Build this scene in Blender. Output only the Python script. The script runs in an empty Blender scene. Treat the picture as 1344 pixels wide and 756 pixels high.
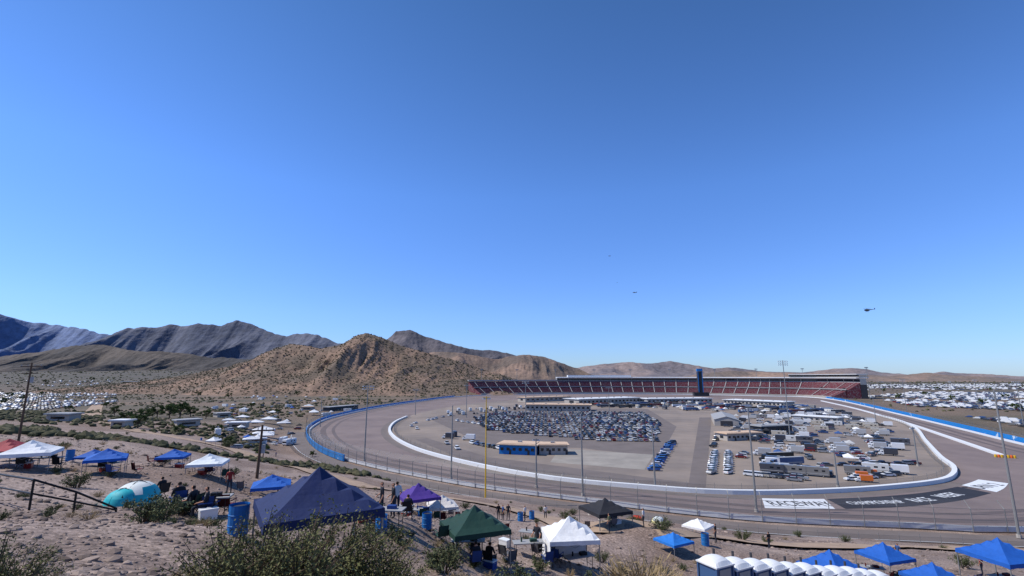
import bpy, math, random
import numpy as np
from mathutils import Vector, Matrix
random.seed(7); rng=np.random.default_rng(7)
scene=bpy.context.scene
# ---------------------------------------------------------------- camera / survey helpers
F=640.0; TH=math.atan(116/640.0); CT,ST=math.cos(TH),math.sin(TH); H=35.0
def ray(px,py):
    u=(px-672)/F; v=(py-378)/F
    return np.array([u, CT+v*ST, ST-v*CT])
def onz(px,py,z=0.0):
    d=ray(px,py); t=(z-H)/d[2]; return (d[0]*t,d[1]*t,z)
def aty(px,py,Y):
    d=ray(px,py); t=Y/d[1]; return (d[0]*t,Y,H+d[2]*t)
def srgb(r,g,b):
    f=lambda c:(c/255/12.92) if c/255<=.04045 else ((c/255+.055)/1.055)**2.4
    return (f(r),f(g),f(b),1)
# ---------------------------------------------------------------- noise
def vn(x,y,s=0):
    ix=np.floor(x);iy=np.floor(y);fx=x-ix;fy=y-iy
    def h(a,b):
        q=np.sin(a*127.1+b*311.7+s*74.7)*43758.5453
        return q-np.floor(q)
    fx=fx*fx*(3-2*fx);fy=fy*fy*(3-2*fy)
    return (h(ix,iy)*(1-fx)+h(ix+1,iy)*fx)*(1-fy)+(h(ix,iy+1)*(1-fx)+h(ix+1,iy+1)*fx)*fy
def fbm(x,y,o=4,s=0):
    a=0;w=.5
    for i in range(o):
        a=a+w*vn(x,y,s+i*3.1);x=x*2.03+11.3;y=y*2.03+7.7;w*=.5
    return a
def ridged(x,y,o=4,s=0):
    a=0;w=.5
    for i in range(o):
        a=a+w*(1-np.abs(2*vn(x,y,s+i*3.1)-1));x=x*2.1+5.3;y=y*2.1+9.7;w*=.5
    return a
def sstep(a,b,x):
    t=np.clip((x-a)/(b-a),0,1);return t*t*(3-2*t)
# ---------------------------------------------------------------- polylines
def catmull(P,step=6,closed=False):
    P=[np.array(p[:2],float) for p in P];n=len(P);out=[]
    rngi=range(n) if closed else range(n-1)
    for i in rngi:
        p1=P[i];p2=P[(i+1)%n]
        p0=P[(i-1)%n] if (closed or i>0) else 2*p1-p2
        p3=P[(i+2)%n] if (closed or i<n-2) else 2*p2-p1
        k=max(2,int(np.linalg.norm(p2-p1)/step))
        for j in range(k):
            t=j/k
            m1=(p2-p0)*.5;m2=(p3-p1)*.5;L=np.linalg.norm(p2-p1)
            for m in (m1,m2):
                l=np.linalg.norm(m)
                if l>L*1.3: m*=L*1.3/l
            out.append((2*t**3-3*t*t+1)*p1+(t**3-2*t*t+t)*m1+(-2*t**3+3*t*t)*p2+(t**3-t*t)*m2)
    if not closed: out.append(P[-1])
    return np.array(out)
def resample(P,step,closed=False):
    Q=np.vstack([P,P[:1]]) if closed else P
    d=np.r_[0,np.cumsum(np.linalg.norm(np.diff(Q,axis=0),axis=1))]
    n=max(2,int(d[-1]/step)+1);s=np.linspace(0,d[-1],n)
    R=np.c_[np.interp(s,d,Q[:,0]),np.interp(s,d,Q[:,1])]
    return R[:-1] if closed else R
def normals(P,closed=False):
    if closed: T=np.roll(P,-1,0)-np.roll(P,1,0)
    else: T=np.gradient(P,axis=0)
    T=T/np.maximum(np.linalg.norm(T,axis=1,keepdims=True),1e-6)
    return np.c_[T[:,1],-T[:,0]],T
def seg_dist(x,y,P):
    best=np.full(x.shape,1e9);inside=np.zeros(x.shape,bool);n=len(P)
    for i in range(n):
        ax,ay=P[i];bx,by=P[(i+1)%n];dx,dy=bx-ax,by-ay
        t=np.clip(((x-ax)*dx+(y-ay)*dy)/(dx*dx+dy*dy+1e-9),0,1)
        best=np.minimum(best,np.hypot(x-ax-t*dx,y-ay-t*dy))
        c=((ay>y)!=(by>y))&(x<(bx-ax)*(y-ay)/((by-ay)+1e-12)+ax)
        inside^=c
    return np.where(inside,-best,best)
def pip(p,P): return seg_dist(np.array([p[0]]),np.array([p[1]]),P)[0]<0
outer_px=[(600,521),(640,519),(720,517.5),(800,517.3),(900,518),(1000,520),(1060,521.5),(1100,526),(1180,544.5),(1260,564),(1344,585)]
OUT=[onz(a,b)[:2] for a,b in outer_px]+[(240,205),(207,160),(165,132)]
OUT+=[onz(a,b)[:2] for a,b in [(1344,697),(1200,692),(1000,683),(850,668),(780,659),(700,649),(620,638),(560,627),(500,615),(450,602),(420,588),(407,572),(413,560),(440,548),(500,535),(560,526)]]
OUT=catmull(OUT,8,True)
a=0.5*np.sum(OUT[:,0]*np.roll(OUT[:,1],-1)-np.roll(OUT[:,0],-1)*OUT[:,1])
OSIGN=1 if a>0 else -1
INN=[onz(a,b)[:2] for a,b in [(700,524),(800,523),(900,524),(1000,526),(1060,530),(1120,539),(1170,550),(1200,562),(1215,580),(1235,602),(1252,615),(1250,627),(1225,635),(1150,643),(1080,647),(1000,649),(920,647),(840,641),(760,634),(700,626),(640,615),(580,601),(540,588),(516,574),(512,562),(526,551),(560,540),(620,530)]]
INN=catmull(INN,6,True)
# ---------------------------------------------------------------- terrain
ctrl=[(672,790,9),(550,790,9.5),(400,795,9),(200,765,7),(0,760,6.5),(-300,756,6),(1000,800,12),(900,790,14),(1300,830,18),
(410,756,15.5),(311,702,16),(35,618,36),(172,661,27),(272,622,43),(355,655,43),(137,622,37),(38,668,20),(225,612,46),(110,690,14),(250,690,18),
(560,694,27),(622,737,27),(748,744,31),(700,735,30),(548,680,39),(790,692,50),(850,692,50),(937,806,25),(1150,808,31),(1095,782,36),(1165,762,42),(1315,772,38),(1230,785,36),(885,727,44),
(1000,718,60),(1000,701,98),(1200,729,64),(1200,713,92),(1344,732,70),(750,705,50),(750,682,85),(750,666,118),
(600,672,60),(600,655,95),(600,647,135),(450,664,40),(450,640,80),(450,625,130),(450,611,175),(340,625,96),(340,605,160),(340,592,215),
(200,600,60),(200,585,95),(200,570,160),(200,556,260),(200,546,370),(40,592,52),(40,575,80),(40,560,150),(40,548,260),(40,535,450),
(-150,600,40),(-150,560,150),(-150,545,300),(1500,800,35),(1500,760,70)]
CP=[aty(a,b,c) for a,b,c in ctrl]
CP+=[(0,0,33.3),(0,-25,37),(30,-20,33),(-30,-15,36),(70,0,22),(110,30,14),(-70,0,33),(-200,0,30),(0,-150,45),(200,-100,10),(200,60,4),(-200,-200,35),(300,0,0),(400,200,0),(400,500,0),(300,120,0)]
for p in OUT[::10]: CP.append((p[0],p[1],0))
for a,b in [(300,545),(350,560),(250,535),(100,522),(0,520),(200,520),(-200,515)]:
    q=onz(a,b,2);CP.append(q)
CP=np.array(CP);n=len(CP)
ker=lambda r:np.sqrt(r*r+6)
D=np.hypot(CP[:,0][:,None]-CP[:,0],CP[:,1][:,None]-CP[:,1])
A=np.zeros((n+1,n+1));A[:n,:n]=ker(D);A[:n,n]=1;A[n,:n]=1
W=np.linalg.solve(A+np.diag([1e-6]*n+[0]),np.r_[CP[:,2],0])
OUT3=OUT[::3]
def T(x,y):
    x=np.atleast_1d(np.asarray(x,float));y=np.atleast_1d(np.asarray(y,float))
    z=np.full(x.shape,W[n]);r=np.hypot(x,y)
    m=r<860
    zz=z[m];xm,ym=x[m],y[m]
    for i in range(n): zz=zz+W[i]*ker(np.hypot(xm-CP[i,0],ym-CP[i,1]))
    z=z*0;z[m]=zz
    amp=np.clip((r-4)/50,0.05,1)
    z=z*(1-sstep(450,850,r))
    z=z+((fbm(x/9,y/9,4,3)-.47)*.8*amp+ (fbm(x/1.6,y/1.6,3,9)-.44)*.28)*(1-sstep(250,500,r))
    sd=seg_dist(x,y,OUT3)
    w=sstep(13,34,sd)
    z=-0.25*(1-w)+z*w
    az=x/np.maximum(np.abs(y),1)
    z=z+np.where(y>0,(1-sstep(-.45,.05,az)),0)*np.clip(y-1100,0,6000)*.035
    return z
ZT=lambda x,y:float(T(x,y)[0])
_ts=np.geomspace(4,2500,700)
def hit(px,py):
    d=ray(px,py);P=d[None,:]*_ts[:,None];z=T(P[:,0],P[:,1]);g=P[:,2]+H-z
    k=np.where(g<0)[0]
    if len(k)==0: return onz(px,py)
    k=k[0]
    if k==0: t=_ts[0]
    else: t=_ts[k-1]+(_ts[k]-_ts[k-1])*g[k-1]/(g[k-1]-g[k])
    x,y=d[0]*t,d[1]*t
    return (x,y,ZT(x,y))
# ---------------------------------------------------------------- materials
def nodes(m):
    m.use_nodes=True;return m.node_tree.nodes,m.node_tree.links
def mat(name,col,rough=.8,var=.12,scale=3.,metal=0,bump=0,objcol=False,vcol=False,world=False,bscale=None,spec=.3,col2=None,thr=(.45,.55),cscale=None):
    m=bpy.data.materials.new(name);N,L=nodes(m);b=N['Principled BSDF']
    b.inputs['Roughness'].default_value=rough;b.inputs['Metallic'].default_value=metal
    b.inputs['Specular IOR Level'].default_value=spec
    if world: g=N.new('ShaderNodeNewGeometry');co=g.outputs['Position']
    else: g=N.new('ShaderNodeTexCoord');co=g.outputs['Object']
    nz=N.new('ShaderNodeTexNoise');nz.inputs['Scale'].default_value=scale;nz.inputs['Detail'].default_value=6
    nz.inputs['Roughness'].default_value=.65
    L.new(co,nz.inputs['Vector'])
    mr=N.new('ShaderNodeMapRange');mr.inputs['From Min'].default_value=.3;mr.inputs['From Max'].default_value=.7
    mr.inputs['To Min'].default_value=1-var;mr.inputs['To Max'].default_value=1+var
    L.new(nz.outputs['Fac'],mr.inputs['Value'])
    mx=N.new('ShaderNodeMix');mx.data_type='RGBA';mx.blend_type='MULTIPLY';mx.inputs['Factor'].default_value=1
    if objcol:
        s=N.new('ShaderNodeObjectInfo');L.new(s.outputs['Color'],mx.inputs[6])
    elif vcol:
        s=N.new('ShaderNodeAttribute');s.attribute_name='Col';L.new(s.outputs['Color'],mx.inputs[6])
    elif col2:
        n4=N.new('ShaderNodeTexNoise');n4.inputs['Scale'].default_value=cscale or scale*.5;n4.inputs['Detail'].default_value=7;n4.inputs['Roughness'].default_value=.7;L.new(co,n4.inputs['Vector'])
        rr=N.new('ShaderNodeValToRGB');rr.color_ramp.elements[0].position=thr[0];rr.color_ramp.elements[0].color=col;rr.color_ramp.elements[1].position=thr[1];rr.color_ramp.elements[1].color=col2
        L.new(n4.outputs['Fac'],rr.inputs['Fac']);L.new(rr.outputs[0],mx.inputs[6])
    else: mx.inputs[6].default_value=col
    L.new(mr.outputs['Result'],mx.inputs[7]);L.new(mx.outputs[2],b.inputs['Base Color'])
    if bump:
        n2=N.new('ShaderNodeTexNoise');n2.inputs['Scale'].default_value=bscale or scale*4;n2.inputs['Detail'].default_value=8
        L.new(co,n2.inputs['Vector'])
        bp=N.new('ShaderNodeBump');bp.inputs['Strength'].default_value=1;bp.inputs['Distance'].default_value=bump
        L.new(n2.outputs['Fac'],bp.inputs['Height']);L.new(bp.outputs['Normal'],b.inputs['Normal'])
    return m
def mesh_fence_mat(name,col,dens):
    m=bpy.data.materials.new(name);N,L=nodes(m);b=N['Principled BSDF'];b.inputs['Base Color'].default_value=col
    b.inputs['Metallic'].default_value=.3;b.inputs['Roughness'].default_value=.5
    tr=N.new('ShaderNodeBsdfTransparent');mx=N.new('ShaderNodeMixShader');mx.inputs['Fac'].default_value=dens
    L.new(tr.outputs[0],mx.inputs[1]);L.new(b.outputs[0],mx.inputs[2]);L.new(mx.outputs[0],N['Material Output'].inputs['Surface'])
    return m
def ground_mat():
    m=mat('gravel_ground',(1,1,1,1),.95,.22,.35,vcol=True,world=True,bump=.03,bscale=9)
    N,L=nodes(m);b=N['Principled BSDF'];mx=[x for x in N if x.type=='MIX'][0];g=[x for x in N if x.type=='NEW_GEOMETRY'][0]
    v=N.new('ShaderNodeTexVoronoi');v.inputs['Scale'].default_value=9;L.new(g.outputs['Position'],v.inputs['Vector'])
    n3=N.new('ShaderNodeTexNoise');n3.inputs['Scale'].default_value=5;n3.inputs['Detail'].default_value=9;n3.inputs['Roughness'].default_value=.78
    L.new(g.outputs['Position'],n3.inputs['Vector'])
    r=N.new('ShaderNodeValToRGB');r.color_ramp.elements[0].position=.38;r.color_ramp.elements[0].color=(.38,.36,.34,1)
    r.color_ramp.elements[1].position=.62;r.color_ramp.elements[1].color=(1.2,1.2,1.2,1);L.new(n3.outputs['Fac'],r.inputs['Fac'])
    hs=N.new('ShaderNodeMapRange');L.new(v.outputs['Color'],hs.inputs['Value']);hs.inputs['To Min'].default_value=.68;hs.inputs['To Max'].default_value=1.25
    m1=N.new('ShaderNodeMix');m1.data_type='RGBA';m1.blend_type='MULTIPLY';m1.inputs['Factor'].default_value=1
    m2=N.new('ShaderNodeMix');m2.data_type='RGBA';m2.blend_type='MULTIPLY';m2.inputs['Factor'].default_value=1
    L.new(mx.outputs[2],m1.inputs[6]);L.new(r.outputs[0],m1.inputs[7]);L.new(m1.outputs[2],m2.inputs[6]);L.new(hs.outputs['Result'],m2.inputs[7])
    L.new(m2.outputs[2],b.inputs['Base Color']);return m
GM=ground_mat()
asph=mat('track_asphalt',srgb(114,101,98),.85,.12,.06,world=True,col2=srgb(126,112,107),thr=(.4,.6),cscale=.02)
asph_d=mat('racing_groove',srgb(98,88,86),.85,.12,.08,world=True)
infm=mat('infield_asphalt',srgb(122,112,105),.9,.16,.05,world=True,col2=srgb(138,125,114),thr=(.42,.58),cscale=.012)
road=mat('road_asphalt',srgb(108,99,95),.9,.15,.1,world=True)
dirt=mat('dirt_road',srgb(156,134,114),.95,.2,.3,world=True,bump=.03)
conc=mat('concrete',srgb(165,158,150),.85,.1,.5)
concpad=mat('concrete_pad',srgb(150,143,134),.85,.12,.1,world=True,col2=srgb(136,130,122),thr=(.4,.6),cscale=.08)
white=mat('white_paint',srgb(212,214,216),.6,.06,2)
black=mat('black_paint',srgb(46,44,46),.7,.2,.3)
blue=mat('blue_paint',srgb(24,112,178),.5,.15,.3)
bluew=mat('blue_banner',srgb(20,118,188),.5,.1,.3,world=True,col2=srgb(190,205,214),thr=(.6,.62),cscale=.12)
dgrey=mat('dark_grey',srgb(60,60,64),.7,.2,1)
lgrey=mat('light_grey',srgb(150,150,150),.6,.12,1)
steel=mat('galvanised_steel',srgb(140,140,138),.5,.1,3,metal=.4)
dsteel=mat('dark_steel',srgb(30,30,32),.5,.1,3,metal=.2)
wood=mat('pole_wood',srgb(92,74,60),.9,.25,4)
glass=mat('tinted_glass',srgb(28,34,42),.12,.05,2,spec=.6)
tire=mat('tyre_rubber',srgb(25,25,26),.9,.1,5)
paint=mat('car_paint',None,.3,.04,1,objcol=True,spec=.5)
fabric=mat('canopy_fabric',None,.75,.12,2.5,objcol=True,bump=.03,bscale=3)
redseat=mat('red_seats',srgb(106,44,54),.8,.3,1.2,world=True,col2=srgb(122,108,108),thr=(.48,.6),cscale=.5)
tan=mat('tan_roof',srgb(196,170,146),.85,.12,.4)
yellow=mat('yellow_paint',srgb(205,165,40),.6,.1,1)
orange=mat('orange_paint',srgb(215,100,35),.6,.1,1)
light=mat('lamp_lens',srgb(190,195,200),.3,.05,1)
leafm=mat('creosote_leaves',srgb(98,98,58),.8,.4,1.3)
leafd=mat('shrub_leaves',srgb(82,88,58),.85,.4,1.0)
leafg=mat('palo_verde_leaves',srgb(66,82,38),.85,.45,.5)
dry=mat('dry_brush',srgb(152,132,98),.9,.3,2)
twig=mat('twig_bark',srgb(84,70,58),.9,.3,5)
scrub=mat('scrub',None,.95,.25,.4,vcol=True,world=True)
rockm=mat('rock',None,.9,.2,3,vcol=True,world=True)
carv=mat('car_mix',None,.35,.05,1,vcol=True,world=True,spec=.5)
skin=mat('skin',srgb(176,128,102),.6,.05,4);hair=mat('hair',srgb(38,28,22),.8,.2,9)
pants=mat('trousers',srgb(44,48,60),.85,.15,5);shirt=mat('shirt',None,.85,.1,5,objcol=True);shoe=mat('shoes',srgb(40,38,38),.7,.1,5)
fence_m=mesh_fence_mat('catch_fence_mesh',srgb(120,118,116),.13)
fence_d=mesh_fence_mat('chainlink_mesh',srgb(90,88,86),.2)
# ---------------------------------------------------------------- mesh builder
class MB:
    def __init__(s): s.v=[];s.f=[];s.m=[];s.mats=[]
    def mi(s,m):
        if m not in s.mats: s.mats.append(m)
        return s.mats.index(m)
    def add(s,vs,fs,m):
        o=len(s.v);s.v+= [tuple(map(float,p)) for p in vs];i=s.mi(m)
        for f in fs: s.f.append(tuple(o+k for k in f));s.m.append(i)
    def box(s,c,d,m,rz=0,taper=1,tx=None,ty=None):
        tx=taper if tx is None else tx;ty=taper if ty is None else ty
        hx,hy,hz=d[0]/2,d[1]/2,d[2]/2;P=[]
        for z,kx,ky in((-hz,1,1),(hz,tx,ty)):
            for a,b in((-hx,-hy),(hx,-hy),(hx,hy),(-hx,hy)): P.append((a*kx,b*ky,z))
        cr,sr=math.cos(rz),math.sin(rz)
        P=[(c[0]+x*cr-y*sr,c[1]+x*sr+y*cr,c[2]+z) for x,y,z in P]
        s.add(P,[(3,2,1,0),(4,5,6,7),(0,1,5,4),(1,2,6,5),(2,3,7,6),(3,0,4,7)],m)
    def tube(s,pts,rad,m,n=8,cap=True):
        pts=[Vector(p) for p in pts]
        if not hasattr(rad,'__len__'): rad=[rad]*len(pts)
        vs=[];fs=[]
        for i,p in enumerate(pts):
            d=(pts[min(i+1,len(pts)-1)]-pts[max(i-1,0)]).normalized()
            a=d.cross(Vector((0,0,1)) if abs(d.z)<.9 else Vector((1,0,0))).normalized();b=d.cross(a)
            for k in range(n):
                t=2*math.pi*k/n;vs.append(p+(a*math.cos(t)+b*math.sin(t))*rad[i])
        for i in range(len(pts)-1):
            for k in range(n): fs.append((i*n+k,i*n+(k+1)%n,(i+1)*n+(k+1)%n,(i+1)*n+k))
        if cap: fs.append(tuple(range(n))[::-1]);fs.append(tuple((len(pts)-1)*n+k for k in range(n)))
        s.add(vs,fs,m)
    def extr(s,prof,w0,w1,m):
        k=len(prof);vs=[(w0,a,b) for a,b in prof]+[(w1,a,b) for a,b in prof]
        fs=[tuple(range(k))[::-1],tuple(range(k,2*k))]+[(i,(i+1)%k,k+(i+1)%k,k+i) for i in range(k)]
        s.add(vs,fs,m)
    def ell(s,c,r,m,n=10,k=6):
        vs=[(c[0],c[1],c[2]-r[2])];fs=[]
        for j in range(1,k):
            ph=-math.pi/2+math.pi*j/k
            for i in range(n):
                t=2*math.pi*i/n;vs.append((c[0]+r[0]*math.cos(ph)*math.cos(t),c[1]+r[1]*math.cos(ph)*math.sin(t),c[2]+r[2]*math.sin(ph)))
        vs.append((c[0],c[1],c[2]+r[2]));e=len(vs)-1
        for i in range(n):
            fs.append((0,1+(i+1)%n,1+i));fs.append((e,e-n+i,e-n+(i+1)%n))
            for j in range(k-2):
                a=1+j*n;fs.append((a+i,a+(i+1)%n,a+n+(i+1)%n,a+n+i))
        s.add(vs,fs,m)
    def mesh(s,name,smooth=False):
        me=bpy.data.meshes.new(name);me.from_pydata(s.v,[],s.f)
        for m in s.mats: me.materials.append(m)
        me.polygons.foreach_set('material_index',s.m)
        if smooth: me.polygons.foreach_set('use_smooth',[True]*len(s.f))
        me.update();return me
def obj(name,me,loc=(0,0,0),rz=0,sc=1,col=None,rot=None,parent=None):
    if isinstance(me,MB): me=me.mesh(name)
    o=bpy.data.objects.new(name,me);scene.collection.objects.link(o);o.location=loc
    o.rotation_euler=rot if rot else (0,0,rz)
    o.scale=(sc,sc,sc) if not hasattr(sc,'__len__') else sc
    if col: o.color=col if len(col)==4 else (*col,1)
    if parent: o.parent=parent
    return o
def npmesh(name,V,Fc,m,cols=None,smooth=False):
    me=bpy.data.meshes.new(name);me.from_pydata(V.tolist(),[],Fc.tolist() if hasattr(Fc,'tolist') else Fc);me.materials.append(m)
    if cols is not None:
        a=me.color_attributes.new('Col','FLOAT_COLOR','POINT');c=np.ones((len(V),4));c[:,:3]=cols;a.data.foreach_set('color',c.ravel())
    if smooth: me.polygons.foreach_set('use_smooth',[True]*len(me.polygons))
    return me
def scatter(name,bv,bf,pos,sc,m,cols,jit=.25,smooth=False,rz=None):
    N=len(pos);k=len(bv);a=rng.uniform(0,6.28,N) if rz is None else rz
    sc=np.asarray(sc,float)
    if sc.ndim==1: sc=np.repeat(sc[:,None],3,1)
    V=np.repeat(bv[None],N,0)*(1+rng.uniform(-jit,jit,(N,k,3)) if jit else 1)
    V=V*sc[:,None,:];c,s_=np.cos(a)[:,None],np.sin(a)[:,None]
    X=V[:,:,0]*c-V[:,:,1]*s_;Y=V[:,:,0]*s_+V[:,:,1]*c
    V=np.stack([X,Y,V[:,:,2]],2)+pos[:,None,:]
    off=np.arange(N)*k;allf=[]
    for z in set(len(f) for f in bf):
        arr=np.array([f for f in bf if len(f)==z]);allf+=(arr[None]+off[:,None,None]).reshape(-1,z).tolist()
    me=npmesh(name,V.reshape(-1,3),allf,m,np.repeat(cols,k,0),smooth);return obj(name,me)
# ---------------------------------------------------------------- ground sheet
ang=np.r_[np.arange(-62,62,.25),np.arange(62,298,4)]*math.pi/180
rad=np.r_[0.3,np.geomspace(1.2,26000,330)]
AA,RR=np.meshgrid(ang,rad,indexing='ij');X=RR*np.sin(AA);Y=RR*np.cos(AA)
Z=T(X.ravel(),Y.ravel()).reshape(X.shape)
na,nr=X.shape
V=np.c_[X.ravel(),Y.ravel(),Z.ravel()]
i,j=np.meshgrid(np.arange(na),np.arange(nr-1),indexing='ij');i2=(i+1)%na
Fq=np.stack([i*nr+j,i*nr+j+1,i2*nr+j+1,i2*nr+j],-1).reshape(-1,4)
x,y=V[:,0],V[:,1];r=np.hypot(x,y)
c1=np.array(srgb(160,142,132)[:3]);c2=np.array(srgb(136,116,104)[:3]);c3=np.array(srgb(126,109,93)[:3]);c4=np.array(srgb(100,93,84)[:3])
f=sstep(.35,.6,fbm(x/14,y/14,4,21))[:,None];cols=c1*(1-f)+c2*f
pth=sstep(.025,.0,np.abs(fbm(x/30,y/30,3,33)-.46))[:,None]*.7*(r[:,None]<250);cols=cols*(1-pth)+np.array(srgb(172,152,138)[:3])*pth
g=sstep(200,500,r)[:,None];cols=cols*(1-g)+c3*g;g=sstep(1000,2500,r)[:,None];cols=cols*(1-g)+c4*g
f=(sstep(.42,.6,fbm(x/120,y/60,4,61))*sstep(200,500,r))[:,None]*.6;cols=cols*(1-f)+np.array(srgb(88,86,68)[:3])*f
cols*=(.85+.3*fbm(x/60,y/60,3,5))[:,None]
obj('ground',npmesh('ground',V,Fq,GM,cols,True))
# ---------------------------------------------------------------- sheets
def sheet(name,P,z,m):
    mb=MB();mb.add([(p[0],p[1],z) for p in P],[tuple(range(len(P)))],m);return obj(name,mb)
def strip(name,A_,B_,z,m):
    mb=MB();k=len(A_);mb.add([(p[0],p[1],z) for p in A_]+[(p[0],p[1],z) for p in B_],[(i,i+1,k+i+1,k+i) for i in range(k-1)],m);return obj(name,mb)
def wall(mb,P,h,w,m,closed=False,z0=0):
    Nn,_=normals(P,closed);a=P-Nn*w/2;b=P+Nn*w/2;k=len(P);vs=[]
    for q in range(k): vs+=[(a[q][0],a[q][1],z0),(a[q][0],a[q][1],z0+h),(b[q][0],b[q][1],z0+h),(b[q][0],b[q][1],z0)]
    fs=[]
    for q in range(k if closed else k-1):
        o=q*4;p=((q+1)%k)*4
        for e in range(4): fs.append((o+e,o+(e+1)%4,p+(e+1)%4,p+e))
    if not closed: fs+= [(0,1,2,3),((k-1)*4+3,(k-1)*4+2,(k-1)*4+1,(k-1)*4)]
    mb.add(vs,fs,m)
def fence(name,P,h,step,mm,mp,closed=False,lean=0,z0=0,rails=3,zf=None,pr=.09):
    P=resample(P,step,closed);Nn,_=normals(P,closed);mb=MB();k=len(P)
    zz=[z0]*k if zf is None else [ZT(*p) for p in P]
    top=P-Nn*OSIGN*lean
    for q in range(k):
        mb.tube([(P[q][0],P[q][1],zz[q]),(P[q][0],P[q][1],zz[q]+h*.75),(top[q][0],top[q][1],zz[q]+h)],pr,mp,5)
    rg=range(k if closed else k-1)
    for q in rg:
        p=(q+1)%k
        mb.add([(P[q][0],P[q][1],zz[q]+.05),(P[p][0],P[p][1],zz[p]+.05),(P[p][0],P[p][1],zz[p]+h*.75),(P[q][0],P[q][1],zz[q]+h*.75)],[(0,1,2,3)],mm)
        if lean: mb.add([(P[q][0],P[q][1],zz[q]+h*.75),(P[p][0],P[p][1],zz[p]+h*.75),(top[p][0],top[p][1],zz[p]+h),(top[q][0],top[q][1],zz[q]+h)],[(0,1,2,3)],mm)
        for e in range(rails):
            hh=h*.75*(e+1)/rails
            mb.tube([(P[q][0],P[q][1],zz[q]+hh),(P[p][0],P[p][1],zz[p]+hh)],pr*.45,mp,3,False)
    return obj(name,mb)
sheet('race_track',OUT,0.0,asph)
sheet('infield_pavement',INN,0.06,infm)
Nn,_=normals(OUT,True);Nn=Nn*OSIGN
mb=MB();wall(mb,OUT+Nn*.5,1.1,.6,white,True);obj('outer_barrier_wall',mb)
fr=resample(OUT,6,True);frN,_=normals(fr,True);frN*=OSIGN
def contiguous(s,nn):
    s=sorted(s);runs=[];cur=[s[0]]
    for a in s[1:]:
        if a==cur[-1]+1: cur.append(a)
        else: runs.append(cur);cur=[a]
    runs.append(cur)
    if len(runs)>1 and runs[0][0]==0 and runs[-1][-1]==nn-1: runs=[runs[-1]+runs[0]]+runs[1:-1]
    return max(runs,key=len)
selR=contiguous([q for q in range(len(fr)) if fr[q][0]>190 and fr[q][1]>190 and fr[q][1]<800],len(fr))
selL=contiguous([q for q in range(len(fr)) if fr[q][0]<-20 and fr[q][1]>215 and fr[q][1]<860],len(fr))
PR=fr[selR]+frN[selR]*2.2;PL=fr[selL]+frN[selL]*2.2
mb=MB();wall(mb,PR,3.4,.5,bluew);obj('blue_banner_wall',mb)
mb=MB();wall(mb,PL,2.6,.5,bluew);obj('blue_banner_wall',mb)
def closed_strip(name,A_,B_,z,m):
    mb=MB();k=len(A_);mb.add([(p[0],p[1],z) for p in A_]+[(p[0],p[1],z) for p in B_],[(i,(i+1)%k,k+(i+1)%k,k+i) for i in range(k)],m);return obj(name,mb)
closed_strip('racing_groove',OUT-Nn*6.0,OUT-Nn*9.5,.02,asph_d)
closed_strip('racing_groove',OUT-Nn*13,OUT-Nn*15,.02,asph_d)
a=0.5*np.sum(INN[:,0]*np.roll(INN[:,1],-1)-np.roll(INN[:,0],-1)*INN[:,1])
ir=resample(INN,4,True);irN,_=normals(ir,True);irN*=(1 if a>0 else -1)
si=contiguous([q for q in range(len(ir)) if ir[q][1]<440],len(ir))
mb=MB();wall(mb,ir[si],1.25,1.5,white);obj('inner_barrier_wall',mb)
fence('infield_fence',ir[si]-irN[si]*3,2.6,8,fence_d,steel,rails=2,pr=.06)
s3=np.array([q for q in si if ir[q][0]<150])
strip('track_apron',ir[s3]+irN[s3]*1.0,ir[s3]+irN[s3]*5.5,.012,road)
WL=catmull([onz(a_,b_)[:2] for a_,b_ in [(1078,526.5),(1120,536),(1180,553),(1240,573),(1318,600)]],8)
mb=MB();wall(mb,WL,.9,2.0,white);obj('pit_barrier_wall',mb)
mb=MB();e=onz(1313,600)
for q in range(7): mb.tube([(e[0]+q*.9-2,e[1]-q*.5,0),(e[0]+q*.9-2,e[1]-q*.5,.5),(e[0]+q*.9-2,e[1]-q*.5,1.2)],[.45,.5,.45],orange if q%2 else yellow,10)
obj('crash_cushion_barrels',mb)
nearsel=contiguous([q for q in range(len(fr)) if fr[q][1]<330 and fr[q][0]<200],len(fr))
PN=fr[nearsel];NN=frN[nearsel]
strip('access_road',PN+NN*3,PN+NN*11,-.12,road)
strip('road_edge_line',PN+NN*10.3,PN+NN*10.5,-.1,white)
fence('catch_fence',PN+NN*1.0,6.5,7.5,fence_m,steel,lean=1.6,rails=4,pr=.095)
fence('catch_fence',PR+frN[selR]*.6,6,9,fence_m,steel,lean=1.5,rails=2)
fence('catch_fence',PL+frN[selL]*.6,6,9,fence_m,steel,lean=1.5,rails=2)
fence('chainlink_fence',PN+NN*12.5,2.2,4,fence_d,steel,rails=2,pr=.05,zf=True)
def seg_strip(pa,pb,z,m,name):
    A_=catmull([onz(*p)[:2] for p in pa],4);B_=catmull([onz(*p)[:2] for p in pb],4)
    A_=resample(A_,np.linalg.norm(np.diff(A_,axis=0),axis=1).sum()/24.5)[:24];B_=resample(B_,np.linalg.norm(np.diff(B_,axis=0),axis=1).sum()/24.5)[:24]
    return strip(name,A_,B_,z,m)
seg_strip([(1085,655),(1150,652),(1210,647),(1262,638)],[(1110,668),(1190,665),(1260,657),(1306,646)],.036,black,'painted_runoff')
seg_strip([(1000,654),(1040,655),(1085,655)],[(1004,667),(1050,668),(1100,668)],.036,white,'painted_runoff')
seg_strip([(1262,637),(1275,633),(1285,629)],[(1308,646),(1318,641),(1324,634)],.036,white,'painted_runoff')
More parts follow.
